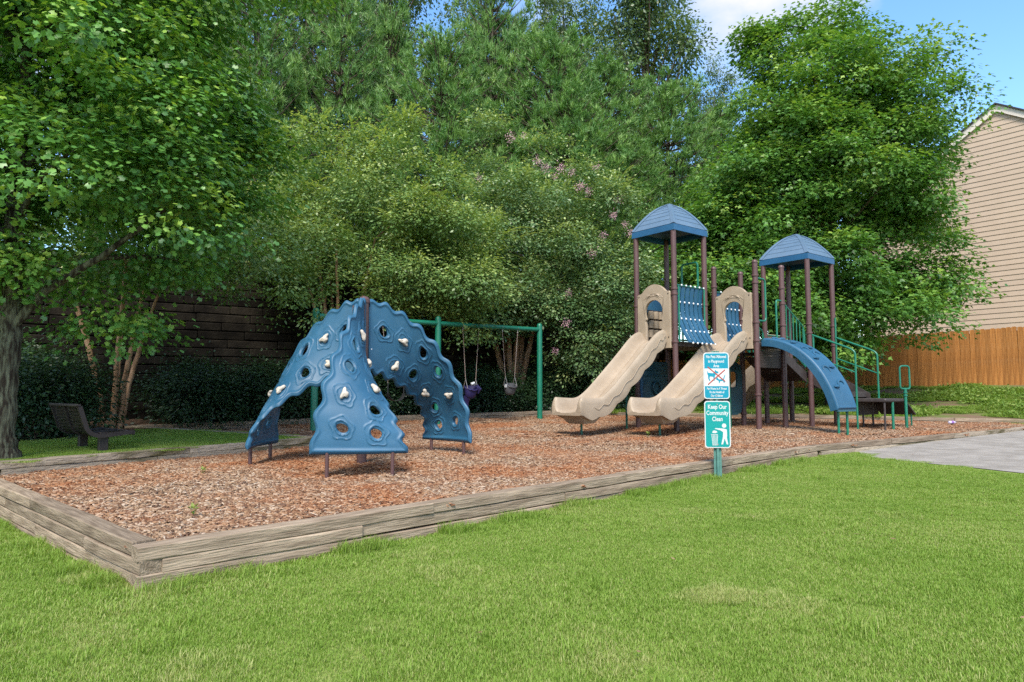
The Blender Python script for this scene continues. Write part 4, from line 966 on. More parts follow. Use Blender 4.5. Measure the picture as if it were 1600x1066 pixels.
# ================================================================== VEGETATION
def unit(v): return v/np.maximum(np.linalg.norm(v, axis=-1, keepdims=True), 1e-9)
MAPLE = (np.array([(0, .30, .03), (0, 0, 0), (.44, .06, -.05), (.27, .34, -.01), (.47, .62, -.07), (.13, .60, 0), (0, 1.0, -.10), (-.13, .60, 0), (-.47, .62, -.07), (-.27, .34, -.01), (-.44, .06, -.05)]),
         np.array([(0, 1, 2), (0, 2, 3), (0, 3, 4), (0, 4, 5), (0, 5, 6), (0, 6, 7), (0, 7, 8), (0, 8, 9), (0, 9, 10), (0, 10, 1)]))
MAPLE2 = (np.array([(0, 0, 0), (.43, .08, -.05), (.22, .36, 0), (.44, .66, -.07), (0, 1.0, -.10), (-.44, .66, -.07), (-.22, .36, 0), (-.43, .08, -.05)]), np.array([(0, 1, 2), (0, 2, 6), (0, 6, 7), (2, 3, 4), (2, 4, 6), (6, 4, 5)]))
LOBED = (np.array([(0, 0, 0), (.46, .34, -.05), (.16, .52, .02), (0, 1, -.08), (-.16, .52, .02), (-.46, .34, -.05)]), np.array([(0, 1, 2), (0, 2, 3), (0, 3, 4), (0, 4, 5)]))
OVAL = (np.array([(0, 0, 0), (.27, .5, -.05), (0, 1, -.05), (-.27, .5, -.05)]), np.array([(0, 1, 2), (0, 2, 3)]))
def place(proto, c, d, n, size, tint):
    """lay copies of a leaf at c, pointing along d with face normal near n"""
    pv, pf = proto; d = unit(d); x = unit(np.cross(d, n)); n = np.cross(x, d); k = len(pv)
    V = c[:, None, :] + size[:, None, None]*(pv[None, :, 0:1]*x[:, None, :] + pv[None, :, 1:2]*d[:, None, :] + pv[None, :, 2:3]*n[:, None, :])
    F = pf[None] + (np.arange(len(c))*k)[:, None, None]
    return V.reshape(-1, 3), F.reshape(-1, 3), np.repeat(tint, k)
def shell(rng, lobes, n, lo=.55, wob=.16):
    """cluster centres near the outside of a set of lobes, with their outward directions"""
    wts = np.array([l[1][0]*l[1][1]+l[1][0]*l[1][2]+l[1][1]*l[1][2] for l in lobes]); wts = wts/wts.sum(); k = rng.choice(len(lobes), n, p=wts)
    c = np.array([l[0] for l in lobes])[k]; r = np.array([l[1] for l in lobes])[k]
    d = unit(rng.normal(size=(n, 3))); ph = k*1.7
    wb = 1+wob*np.sin(3.1*d[:, 0]*2+ph)*np.sin(2.7*d[:, 1]*2+1.3*ph)+wob*.8*np.sin(5*d[:, 2]+4*d[:, 0]+ph)
    f = (lo**3+(1-lo**3)*rng.random(n))**(1/3)*wb
    return c+d*r*f[:, None], unit(d*(1/r)), f
def boughs(rng, lobes, n, nb, rb, fb, lo, wob, fill=.22):
    """clusters gathered on the upper and outer side of boughs that stand off the crown"""
    bc, bo, bf = shell(rng, lobes, nb, lo, wob); k = rng.integers(0, nb, n); r = rb*rng.uniform(.6, 1.35, nb)
    d = unit(rng.normal(size=(n, 3))+bo[k]*.55+np.array([0, 0, .75])); f = rng.uniform(.76, 1.05, n)
    p = bc[k]+d*f[:, None]*np.stack([r[k], r[k], r[k]*fb], 1)
    rad = np.hypot(p[:, 0]-bc[k][:, 0], p[:, 1]-bc[k][:, 1]); p[:, 2] -= .22*rad**2/np.maximum(r[k], .1)
    out = unit(d*np.array([1, 1, 1/fb])+bo[k]*.4); ff = .6+.4*f+.25*np.clip(d[:, 2], -1, 1)
    m = int(n*fill); q, qo, qf = shell(rng, lobes, m, .2, wob); lc = np.array([l[0] for l in lobes]); near = lc[np.argmin(((q[:, None]-lc[None])**2).sum(-1), 1)]
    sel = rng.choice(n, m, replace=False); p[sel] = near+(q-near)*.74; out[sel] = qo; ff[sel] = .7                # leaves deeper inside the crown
    return p, out, ff, bc
def foliage(rng, lobes, ncl, per, rc, flat, proto, size, up=.8, droop=.35, lo=.55, tbias=0.0, wob=.16, toptint=.35, spray=0.0, bgh=None, sprays=0):
    if bgh: c, o, f, bcen = boughs(rng, lobes, ncl, bgh[0], bgh[1], bgh[2], lo, wob, *bgh[3:])
    else: c, o, f = shell(rng, lobes, ncl, lo, wob)
    k = np.repeat(np.arange(ncl), per); n = len(k)
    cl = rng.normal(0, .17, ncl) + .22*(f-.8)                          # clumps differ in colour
    ax = unit(o*np.array([1, 1, .25])+rng.normal(0, .3, (ncl, 3)))     # twig direction of the clump
    sc_ = rng.uniform(.7, 1.3, ncl)
    off = rng.normal(size=(n, 3))*rc*sc_[k][:, None]; t = np.abs(rng.normal(0, 1, n))
    off = off + ax[k]*(rng.normal(0, rc*spray, n))[:, None]
    off[:, 2] *= flat; off[:, 2] -= (np.linalg.norm(off[:, :2], axis=1)**2)*.25
    p = c[k]+off
    d = unit(off*np.array([1, 1, .4])+o[k]*.35*rc+rng.normal(0, .35*rc, (n, 3))); d[:, 2] -= droop; 
    nn = np.array([0, 0, up])+o[k]*.45+rng.normal(0, .38, (n, 3))
    allz = p[:, 2]; zz = (allz-allz.min())/(np.ptp(allz)+1e-6)
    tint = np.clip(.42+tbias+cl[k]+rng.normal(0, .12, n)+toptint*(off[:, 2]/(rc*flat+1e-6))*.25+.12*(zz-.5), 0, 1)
    sz = size*rng.uniform(.65, 1.25, n)
    if sprays:                                                         # long arching shoots of paired pale leaves
        hi = c[:, 2] > np.quantile(c[:, 2], .35); ids = rng.choice(np.where(hi)[0], sprays); P_, D_, N_, S_, T_ = [p], [d], [nn], [sz], [tint]
        for i in ids:
            L_ = rng.uniform(.35, .8); dr = unit(o[i]*np.array([1, 1, .4])+rng.normal(0, .3, 3)+np.array([0, 0, .75])); m = int(L_/.035); t = np.repeat(np.linspace(0, 1, m), 2); sgn_ = np.tile([1., -1.], m)
            sd = unit(np.cross(dr, np.array([0, 0, 1.])+1e-3)); q = c[i]+dr*(t*L_)[:, None]+np.outer(t**2*L_*.42, np.array([dr[0], dr[1], -1.0]))
            P_.append(q); D_.append(sd*sgn_[:, None]+dr*.5); N_.append(np.tile(np.array([0, 0, 1.])+dr*.2, (2*m, 1))+rng.normal(0, .15, (2*m, 3))); S_.append(size*(1.15-.5*t)); T_.append(np.clip(.72+.2*t+rng.normal(0, .06, 2*m), 0, 1))
        p, d, nn, sz, tint = np.concatenate(P_), np.concatenate(D_), np.concatenate(N_), np.concatenate(S_), np.concatenate(T_)
    return place(proto, p, d, nn, sz, tint), c, o
def limb(b, a, c, r0, r1, rng, sag=.0, n=7):
    a, c = Vector(a), Vector(c); pts = []; j = Vector(rng.normal(0, .06, 3))*(c-a).length
    for i in range(n+1):
        t = i/n; p = a.lerp(c, t)+j*math.sin(math.pi*t)+Vector((0, 0, (c-a).length*sag*math.sin(math.pi*t))); pts.append(p)
    b.tube(pts, [r0+(r1-r0)*i/n for i in range(n+1)], 7)
def tree(name, base, trunk, limbs_from, lobes, ncl, per, rc, flat, proto, size, lmat, bmat, label, cat='tree', group=None, seed=1, nlimb=16, lr=(.07, .012), maxlimb=4.5, **kw):
    rng = np.random.default_rng(seed); base = Vector(base)
    t = tag(empty(name, base), label, cat, group)
    lobes = [(tuple(np.array(l[0])-np.array(base)), l[1]) for l in lobes]
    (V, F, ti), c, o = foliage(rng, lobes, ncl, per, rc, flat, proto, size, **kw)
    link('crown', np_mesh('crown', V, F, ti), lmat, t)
    b = MB()
    for pts, rad in trunk:
        q = [Vector(p)-base for p in pts]; m = []; mr = []
        for i in range(len(q)-1):
            for s in range(5):
                m.append(q[i].lerp(q[i+1], s/5)+Vector(rng.normal(0, .012, 3))*min(1, rad[i]*8)); mr.append((rad[i]+(rad[i+1]-rad[i])*s/5)*rng.uniform(.95, 1.05))
        m.append(q[-1]); mr.append(rad[-1]); b.tube(m, mr, 12)
    b.build('trunk', bmat, t, ang=80)
    b = MB(); lf = [Vector(p)-base for p in limbs_from]; ids = rng.choice(len(c), nlimb*2)
    for i, k in enumerate(ids):
        e = Vector(c[k]); a = min(lf, key=lambda p: (p-e).length+abs(p.z-e.z+(e-p).length*.35))
        if (e-a).length > maxlimb: continue
        limb(b, a, e, lr[0]*rng.uniform(.5, 1), lr[1], rng, -.06 if e.z < a.z else .05)
    b.build('branches', bmat, t, ang=80)
    return t

# the near maple at the left
mb = G(4, 716, .13)
tree('maple_tree', (mb.x, mb.y, mb.z), [([mb+Vector((0, 0, -.3)), mb+Vector((0, 0, .02)), mb+Vector((-.01, 0, .25)), mb+Vector((.0, .0, 1.0)), mb+Vector((0, .02, 1.75)), mb+Vector((-.1, .1, 3.2)), mb+Vector((-.1, .2, 5.5))], [.22, .18, .135, .115, .115, .09, .05]),
      ([mb+Vector((.05, 0, 1.55)), mb+Vector((.35, .05, 1.95)), mb+Vector((.95, .1, 2.35)), mb+Vector((1.6, .3, 3.0))], [.055, .05, .038, .02])],
     [mb+Vector((0, .02, 1.75)), mb+Vector((-.1, .1, 2.6)), mb+Vector((-.1, .1, 3.4)), mb+Vector((-.1, .2, 5)), mb+Vector((.95, .1, 2.35))],
     [((-6.1, 7.9, 5.0), (2.75, 2.5, 3.05)), ((-4.8, 8.9, 3.5), (1.75, 1.6, 1.7)), ((-5.6, 8.5, 7.0), (2.5, 2.4, 2.4)), ((-6.6, 8.2, 3.0), (1.7, 1.8, 1.1))],
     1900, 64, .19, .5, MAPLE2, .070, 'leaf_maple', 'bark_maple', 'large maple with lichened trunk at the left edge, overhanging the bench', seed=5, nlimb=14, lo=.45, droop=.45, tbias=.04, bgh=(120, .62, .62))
# the maple at the right, behind the lower tower
rb = Vector((10.0, 21.2, .75))
tree('maple_tree', rb, [([rb+Vector((0, 0, -.4)), rb+Vector((0, 0, .6)), rb+Vector((0, .1, 3)), rb+Vector((.2, 0, 7)), rb+Vector((.3, 0, 11.5))], [.34, .26, .21, .13, .04])],
     [rb+Vector((0, 0, z)) for z in (2.2, 3.5, 5, 6.5, 8, 9.5)],
     [((9.2, 21.2, 4.9), (4.0, 3.3, 2.2)), ((9.9, 21.2, 8.0), (3.6, 3.1, 2.7)), ((10.3, 21.2, 11.0), (2.4, 2.2, 2.6)), ((10.2, 21.0, 9.6), (3.0, 2.4, 1.6)), ((12.4, 20.9, 6.6), (1.6, 1.5, .8)), ((11.9, 20.9, 4.0), (1.6, 1.5, .9)), ((7.0, 20.4, 4.6), (2.1, 1.9, 2.2)), ((9.4, 20.6, 3.2), (3.3, 2.6, 1.0)), ((8.0, 20.6, 7.4), (2.4, 2.2, 2.0))],
     3650, 60, .25, .5, LOBED, .138, 'leaf_maple_far', 'bark_dark', 'full broad maple beside the house, behind the lower blue roof', seed=9, nlimb=26, lo=.45, tbias=.05, bgh=(230, .88, .66, .30))

# crape myrtles: many bare stems, small leaves
def stems(base, n, h, spread, rng, r=.05):
    o = []
    for i in range(n):
        a = 2*math.pi*i/n+rng.uniform(-.4, .4); q = spread*rng.uniform(.5, 1.1); d = Vector((math.cos(a)*q, math.sin(a)*q, h*rng.uniform(.85, 1.15))); s = Vector((math.cos(a)*.13, math.sin(a)*.13, 0))
        o.append(([base+s+Vector((0, 0, -.2)), base+s*1.2+d*.25*Vector((.4, .4, 1)).z if False else base+s*1.2+Vector((d.x*.12, d.y*.12, d.z*.28)), base+s+Vector((d.x*.42, d.y*.42, d.z*.6)), base+d], [r*1.25, r, r*.8, r*.4]))
    return o
rg = np.random.default_rng(2)
b1 = Vector((-7.75, 13.3, .2)); st = stems(b1, 6, 3.0, 1.0, rg, .05)
tree('crape_myrtle', b1, st, [s[0][-1] for s in st]+[s[0][-2] for s in st], [((-6.4, 13.2, 4.9), (2.5, 1.9, 2.2)), ((-7.9, 13.2, 4.2), (1.8, 1.6, 1.3)), ((-5.1, 13.4, 3.6), (1.5, 1.4, 1.3))], 520, 75, .2, .6, OVAL, .085, 'leaf_myrtle', 'bark_myrtle',
     'crape myrtle with bare tan stems behind the bench', 'tree', 'crape myrtles before the wall', 21, 14, (.03, .008), 1.4, bgh=(40, .6, .6))
b2 = Vector((-4.3, 17.1, .32)); st = stems(b2, 9, 4.2, 1.25, rg, .05)
tree('crape_myrtle', b2, st, [s[0][-1] for s in st]+[s[0][-2] for s in st], [((-3.75, 16.9, 6.0), (2.35, 2.0, 2.0)), ((-2.1, 16.6, 4.5), (1.5, 1.5, 1.6)), ((-5.0, 16.8, 4.9), (1.3, 1.3, 1.3)), ((-1.55, 16.3, 3.6), (1.2, 1.1, .85))], 1200, 70, .19, .65, OVAL, .090, 'leaf_myrtle', 'bark_myrtle',
     'yellow-green crape myrtle with fanned stems rising behind the blue climber', 'tree', 'crape myrtles before the wall', 22, 16, (.022, .004), 1.5, toptint=.6, tbias=.10, wob=.28, spray=.5, bgh=(85, .62, .65), sprays=170)
b3 = Vector((.05, 19.6+1.2, .36)); st = stems(b3, 6, 3.6, 1.0, rg, .10)
MY3 = tree('crape_myrtle', b3, st, [s[0][-1] for s in st]+[s[0][-2] for s in st], [((.5, 20.3, 6.0), (2.5, 2.1, 2.4)), ((2.5, 20.2, 4.7), (1.6, 1.6, 2.2)), ((-1.4, 19.9, 4.4), (1.4, 1.3, 1.4)), ((1.9, 19.6, 2.9), (1.3, 1.0, 1.2)), ((.2, 19.8, 3.3), (1.4, .9, .7))], 1500, 70, .20, .65, OVAL, .098, 'leaf_myrtle_b', 'bark_myrtle',
     'pink-flowering crape myrtle behind the open swing bay', 'tree', 'crape myrtles before the wall', 23, 16, (.022, .004), 1.6, toptint=.6, tbias=.04, wob=.28, spray=.5, bgh=(100, .68, .65), sprays=190)
rng = np.random.default_rng(4)
n = 130; c = rng.normal(0, 1, (n, 3))*np.array([.085, .085, .10]); pv = place(OVAL, c, unit(c+rng.normal(0, .05, (n, 3))), rng.normal(size=(n, 3)), rng.uniform(.035, .06, n), rng.random(n))
blm = np_mesh('blossom', pv[0], pv[1], pv[2]); blm.materials.append(MATS['pink'])
for (px, py, Y) in ((875, 264, 18.7), (893, 270, 18.6), (905, 291, 18.6), (931, 261, 18.9), (852, 263, 18.5), (866, 276, 18.5), (797, 215, 19.1), (818, 212, 19.2), (748, 278, 18.6), (965, 312, 19.0), (976, 350, 18.9), (958, 336, 18.8), (942, 368, 18.6), (888, 458, 18.5), (868, 549, 18.55), (840, 252, 18.6), (918, 300, 18.7), (985, 365, 18.9), (884, 505, 18.6), (925, 395, 18.6)):
    p = P(px, py, Y); o = link('blossom', blm, None, MY3, p-b3); o.scale = (rng.uniform(.45, .8),)*3; o.rotation_euler = tuple(rng.uniform(-1, 1, 3))

# pines on the terrace
def pine_mesh(seed, h, rad, ntuft):
    rng = np.random.default_rng(seed); b = MB(); b.tube([(0, 0, -.6), (0, 0, h*.3), (.1, .05, h*.65), (0, 0, h*.98)], [.17, .14, .08, .015], 8)
    cs, ds, ft = [], [], []; z = h*.08
    while z < h*.97:
        t = z/h; L_ = rad*(1.0-.85*max(0, (t-.35)/.65)**1.3)*(0.72+.28*min(1, t/.25)); nb = 6
        a0 = rng.uniform(0, 6)
        for i in range(nb):
            a = a0+2*math.pi*i/nb+rng.uniform(-.3, .3); l = L_*rng.uniform(.65, 1.12); rise = l*(.25+.45*t)
            e = Vector((math.cos(a)*l, math.sin(a)*l, z+rise)); b.tube([(0, 0, z), Vector((e.x*.5, e.y*.5, z+rise*.35)), e], [.035, .02, .006], 5)
            m = max(3, int(8*l/rad))
            for k in range(m):
                s = rng.uniform(.28, 1.04); sp_ = .34*(.4+.6*s)*max(.5, l/rad)
                fo = np.array([e.x*s, e.y*s, z+rise*s**1.4])+rng.normal(0, 1, 3)*np.array([sp_, sp_, sp_*.55])
                od = np.array([math.cos(a)*.6, math.sin(a)*.6, .75+.4*t]); ftint = rng.normal(0, .12)
                for q_ in range(6):
                    cs.append(fo+rng.normal(0, .085, 3)); ds.append(od+rng.normal(0, .45, 3)); ft.append(ftint+.10*(s-.6))
        z += h*.03*rng.uniform(.7, 1.3)
    cs, ds = np.array(cs), unit(np.array(ds)); n = len(cs); q = 13
    k = np.repeat(np.arange(n), q); d = unit(ds[k]*1.0+rng.normal(0, .50, (n*q, 3))); x = unit(np.cross(d, rng.normal(size=(n*q, 3))))
    ln = rng.uniform(.16, .27, n*q); wdt = .013
    base = cs[k]+ds[k]*rng.uniform(-.06, .06, n*q)[:, None]; V = np.stack([base-x*wdt, base+x*wdt, base+d*ln[:, None]], 1).reshape(-1, 3)
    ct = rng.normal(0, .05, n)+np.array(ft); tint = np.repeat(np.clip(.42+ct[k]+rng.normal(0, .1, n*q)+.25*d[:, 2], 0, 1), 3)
    crown = np_mesh('crown', V, np.arange(n*q*3).reshape(-1, 3), tint); crown.materials.append(MATS['needle'])
    tm = b.mesh('trunk', True, 80); tm.materials.append(MATS['bark_dark']); return tm, crown
PINES = [pine_mesh(31, 11, 2.9, 3600), pine_mesh(32, 9, 3.1, 3600)]
def pine(px, top, Y, k, sc_xy, label, zb=None, rz=0.0):
    p = P(px, top, Y); zb = TZ if zb is None else zb; h = (p.z-zb); s = h/(11 if k == 0 else 9)
    o = tag(empty('pine_tree', (p.x, p.y, zb)), label, 'tree', 'pines above the wall')
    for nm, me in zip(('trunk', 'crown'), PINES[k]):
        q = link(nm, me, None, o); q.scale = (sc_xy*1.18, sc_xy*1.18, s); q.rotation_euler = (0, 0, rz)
for a in ((405, -120, 27, 0, 1.0, 'tall pine directly right of the near maple crown', None, .3), (535, -60, 29, 0, .95, 'slender pine behind the yellow-green crape myrtle', None, 1.2),
          (470, 120, 30, 1, .8, 'low dark pine between the two left-hand tall pines', None, 2.2),
          (690, 60, 27, 1, 1.0, 'bushy bright young pine left of centre', None, .9), (770, -90, 31, 0, 1.0, 'tall pine with visible trunk at top centre', None, 4.0),
          (625, 190, 26, 1, .55, 'small pine peeking between the two crape myrtle crowns', None, 3.3),
          (860, 60, 28, 1, 1.15, 'broad pine above the pink-flowering myrtle', None, 5.0), (945, 90, 29, 0, 1.05, 'pine to the right of the broad pine', None, 2.9),
          (1045, 130, 30, 1, 1.1, 'pine behind the taller blue roof, left of the right maple', None, 1.9), (960, 215, 26.5, 1, .85, 'low pine just above and left of the taller blue roof', None, .2),
          (1125, 165, 33, 0, 1.0, 'rightmost pine touching the right maple crown', None, 5.5), (330, -40, 31, 1, 1.1, 'pine half hidden by the near maple crown', None, 5.9),
          (1010, 330, 27, 1, .7, 'lowest pine seen between the posts of the taller tower', 2.6, 2.5),
          (800, 40, 33, 1, 1.1, 'pine filling the skyline right of the tall visible trunk', None, .6), (610, 20, 32, 1, 1.0, 'pine between the slender pine and the bushy young pine', None, 4.6), (890, 150, 26, 1, .9, 'nearest pine directly above the pink blossoms', None, 3.9)):
    pine(*a)

# taller hardwoods behind the pines
rng = np.random.default_rng(77)
hl = [((0, 0, 9), (3.2, 3.2, 3.6)), ((1.6, .4, 12.2), (2.4, 2.4, 2.6)), ((-1.7, 0, 12.8), (2.3, 2.3, 2.6)), ((.2, 0, 15.5), (2.4, 2.4, 2.4)), ((0, 0, 5), (2.6, 2.6, 2.4))]
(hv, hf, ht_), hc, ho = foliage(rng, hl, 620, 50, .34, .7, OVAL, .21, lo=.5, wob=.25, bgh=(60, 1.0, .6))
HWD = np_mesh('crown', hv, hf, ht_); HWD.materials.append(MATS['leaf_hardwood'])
b = MB(); b.tube([(0, 0, -1), (0, 0, 5), (.3, 0, 10), (0, 0, 16)], [.3, .24, .15, .03], 9)
for k in rng.choice(len(hc), 46): e = Vector(hc[k]); limb(b, (0.1, 0, max(2, e.z*.68)), e, .07, .012, rng, .04)
HWT = b.mesh('trunk', True, 80); HWT.materials.append(MATS['bark_dark'])
for (px, top, Y, s, rz, lab) in ((480, -160, 39, .95, .4, 'dark hardwood behind the two tall pines at left'), (605, -130, 41, .95, 2.0, 'leafy hardwood filling the gap left of top centre'), (1010, -150, 38, .95, 3.4, 'airy hardwood against the cloud, left of the open sky'),
                                 (880, -60, 43, .9, 5.0, 'hardwood with open branches at top centre'), (330, -200, 42, 1.1, 1.0, 'tall hardwood behind the near maple crown'), (740, -30, 45, .85, .9, 'farthest hardwood between pine tops'), (1115, 95, 44, .62, 2.6, 'small far hardwood at the foot of the open sky'), (180, -200, 40, 1.1, 4.4, 'far hardwood behind the upper left foliage'), (20, -260, 30, 1.1, 3.1, 'hardwood at the far left edge behind the near maple'),
        (1230, 150, 46, .95, 1.5, 'far hardwood hidden mostly behind the right maple, left side'), (1370, 190, 48, .95, 3.7, 'far hardwood hidden mostly behind the right maple, right side')):
    p = P(px, top, Y); o = tag(empty('hardwood_tree', (p.x, p.y, TZ+.6), rz), lab, 'tree', 'hardwoods behind the pines'); k = (p.z-TZ-.6)/17.9
    for nm, me in (('trunk', HWT), ('crown', HWD)): q = link(nm, me, None, o); q.scale = (s, s, k)

# dark shrubs in the bed
SHR = []
for sd_ in (41, 42):
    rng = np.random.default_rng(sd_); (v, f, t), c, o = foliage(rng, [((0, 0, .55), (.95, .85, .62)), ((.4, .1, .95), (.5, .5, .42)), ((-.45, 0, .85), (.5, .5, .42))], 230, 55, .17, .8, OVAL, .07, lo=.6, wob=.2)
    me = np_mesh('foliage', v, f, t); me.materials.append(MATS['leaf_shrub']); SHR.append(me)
stm = MB(); 
for i in range(7): a = i*.9; stm.tube([(0.05*math.cos(a), .05*math.sin(a), -.1), (.25*math.cos(a), .25*math.sin(a), .4), (.5*math.cos(a), .5*math.sin(a), .9)], [.014, .01, .005], 5)
STM = stm.mesh('stems'); STM.materials.append(MATS['bark_dark'])
rs = random.Random(19)
for i, (x, y, s, lab) in enumerate(((-7.5, 10.9, 1.0, 'dark shrub between the near maple trunk and the bench'), (-8.4, 11.7, 1.15, 'dark shrub directly behind the bench back'), (-9.3, 12.9, 1.2, 'rear shrub against the wall, left of the bare stems'), (-6.55, 14.6, 1.05, 'dark shrub just right of the bare tan stems'),
        (-5.6, 15.9, 1.2, 'dark shrub below the hanging ivy'), (-7.2, 15.6, 1.2, 'rear shrub against the wall, right of the bare stems'), (-4.3, 17.3, 1.15, 'dark shrub seen under the left climber panel'), (-3.2, 18.2, 1.05, 'dark shrub behind the left swing bay'),
        (-2.1, 18.9, 1.1, 'dark shrub seen between the front and right climber panels'), (-1.0, 19.5, 1.1, 'dark shrub behind the purple swing'), (.95, 21.0, 1.1, 'dark shrub right of the grey bucket swing'), (2.1, 21.3, 1.15, 'dark shrub behind the left slide mouth'), (3.2, 21.0, 1.0, 'dark shrub behind the left slide'), (-.2, 20.2, 1.0, 'dark shrub in front of the myrtle trunk behind the swings'))):
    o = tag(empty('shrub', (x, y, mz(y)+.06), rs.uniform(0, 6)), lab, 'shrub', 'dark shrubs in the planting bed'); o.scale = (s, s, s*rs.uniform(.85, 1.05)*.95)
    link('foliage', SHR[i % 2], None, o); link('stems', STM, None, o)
# ivy on the wall
rng = np.random.default_rng(51); n = 2600; tt = rng.random(n); xx = 13.4+rng.normal(0, .42, n)*(.35+.65*tt); zz = .9+2.6*tt
nv_ = np.array([wn.x, wn.y, 0]); wp = np.array(WALL_A)[None]+np.outer(xx, np.array(wd))+np.outer(rng.uniform(-.16, -.04, n), nv_); wp[:, 2] = zz
pv = place(LOBED, wp, np.array([0, 0, -1.])+rng.normal(0, .4, (n, 3)), -nv_+rng.normal(0, .4, (n, 3)), rng.uniform(.07, .12, n), np.clip(rng.normal(.5, .2, n), 0, 1))
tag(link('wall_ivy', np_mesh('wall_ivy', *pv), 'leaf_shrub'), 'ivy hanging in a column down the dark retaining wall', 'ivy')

# ================================================================== GROUND COVER (scattered patches)
def gn_scatter(name, pts, rot, scl, idx, patches, label, cat):
    """one object: points carrying rotation, scale and patch number; nodes put a patch on each"""
    me = bpy.data.meshes.new(name); me.vertices.add(len(pts)); me.vertices.foreach_set('co', np.asarray(pts, dtype=np.float32).ravel())
    for nm, ty, dat in (('rz', 'FLOAT', rot), ('sc', 'FLOAT', scl), ('pi', 'INT', idx)):
        a = me.attributes.new(nm, ty, 'POINT'); a.data.foreach_set('value', np.asarray(dat, dtype=np.float32 if ty == 'FLOAT' else np.int32))
    o = link(name, me); tag(o, label, cat, kind='stuff')
    ng = bpy.data.node_groups.new(name, 'GeometryNodeTree'); ng.interface.new_socket('Geometry', in_out='INPUT', socket_type='NodeSocketGeometry'); ng.interface.new_socket('Geometry', in_out='OUTPUT', socket_type='NodeSocketGeometry')
    n = ng.nodes.new; l = ng.links.new; gi = n('NodeGroupInput'); go = n('NodeGroupOutput'); m2p = n('GeometryNodeMeshToPoints'); ip = n('GeometryNodeInstanceOnPoints'); l(gi.outputs[0], m2p.inputs[0]); l(m2p.outputs[0], ip.inputs['Points'])
    jn = n('GeometryNodeJoinGeometry')
    for p in reversed(patches):
        oi = n('GeometryNodeObjectInfo'); oi.inputs['Object'].default_value = p; gi2 = n('GeometryNodeGeometryToInstance'); l(oi.outputs['Geometry'], gi2.inputs[0]); l(gi2.outputs[0], jn.inputs[0])
    l(jn.outputs[0], ip.inputs['Instance']); ip.inputs['Pick Instance'].default_value = True
    def attr(nm, ty): a = n('GeometryNodeInputNamedAttribute'); a.data_type = ty; a.inputs['Name'].default_value = nm; return a
    ai = attr('pi', 'INT'); l(ai.outputs[0], ip.inputs['Instance Index']); ar = attr('rz', 'FLOAT'); cx_ = n('ShaderNodeCombineXYZ'); l(ar.outputs[0], cx_.inputs[2]); l(cx_.outputs[0], ip.inputs['Rotation'])
    as_ = attr('sc', 'FLOAT'); l(as_.outputs[0], ip.inputs['Scale']); l(ip.outputs[0], go.inputs[0])
    md = o.modifiers.new('scatter', 'NODES'); md.node_group = ng; return o
def src(name, me): return bpy.data.objects.new(name, me)          # pattern for the nodes, not placed in the scene

def grass_patch(seed, sz, n, hgt, wid, dry=.06):
    rng = np.random.default_rng(seed); b = np.zeros((n, 3)); b[:, :2] = rng.uniform(-sz/2, sz/2, (n, 2)); cl = .5+.5*np.sin(b[:, 0]*23+seed)*np.sin(b[:, 1]*19+2*seed)
    a = rng.uniform(0, 6.283, n); d = np.stack([np.cos(a), np.sin(a), np.zeros(n)], 1); sd_ = np.stack([-np.sin(a), np.cos(a), np.zeros(n)], 1)
    h = hgt*rng.uniform(.45, 1.25, n)*(.75+.45*cl); ln = h*rng.uniform(.25, 1.2, n); w_ = wid*rng.uniform(.6, 1.2, n)
    z = np.array([0, 0, 1.])
    m = b+d*(ln*.35)[:, None]+z*(h*.62)[:, None]; t = b+d*ln[:, None]+z*h[:, None]
    V = np.stack([b-sd_*w_[:, None]/2, b+sd_*w_[:, None]/2, m-sd_*w_[:, None]*.4, m+sd_*w_[:, None]*.4, t], 1).reshape(-1, 3)
    F = (np.array([(0, 1, 3), (0, 3, 2), (2, 3, 4)])[None]+(np.arange(n)*5)[:, None, None]).reshape(-1, 3)
    tint = np.clip(rng.normal(.42, .16, n)+.1*(cl-.5), 0, .8); tint = np.where(rng.random(n) < dry, rng.uniform(.8, 1, n), tint)
    me = np_mesh('grass_patch', V, F, np.repeat(tint, 5)); me.materials.append(MATS['grass']); return me
def in_view(x, y, mg=1.12):
    return y > 1.5 and abs(x) < y*.75*mg+.6
rs = random.Random(23)
gp_near = [src('grass_pattern', grass_patch(60+i, .56, 4400, .017, .0034, .16)) for i in range(4)] + [src('grass_pattern', grass_patch(70, .36, 900, .030, .0036, .85)), src('grass_pattern', grass_patch(71, .26, 240, .075, .0042, .08)), src('grass_pattern', grass_patch(72, .20, 160, .055, .0046, .05))]
pts, ro, sc2, ix = [], [], [], []
cell = .33; y = 2.2
while y < 15.5:
    x = -9.0
    while x < 15:
        jx, jy = x+rs.uniform(-.08, .08), y+rs.uniform(-.08, .08)
        if in_view(jx, jy) and not inside(MULCH, jx, jy) and not (inside(PATH, jx, jy) or (edge_dist(PATH, jx, jy) < .17)):
            front = (jx > -2.2 and jy < 4.2+(jx+2.2)*.915) or (jx <= -2.2 and jy < 4.2-(jx+2.2)*.94)
            if front:
                k = .85+.30*(.5+.5*math.sin(jx*1.9+1.1*jy)*math.sin(1.3*jy-.8*jx))
                if edge_dist(MULCH, jx, jy) < .22: k *= 1.35
                pts.append((jx, jy, lz(jx, jy)+bumps(jx, jy)-.004)); ro.append(rs.uniform(0, 6.28)); sc2.append(k*rs.uniform(.92, 1.1)); ix.append(rs.randrange(4))
        x += cell
    y += cell
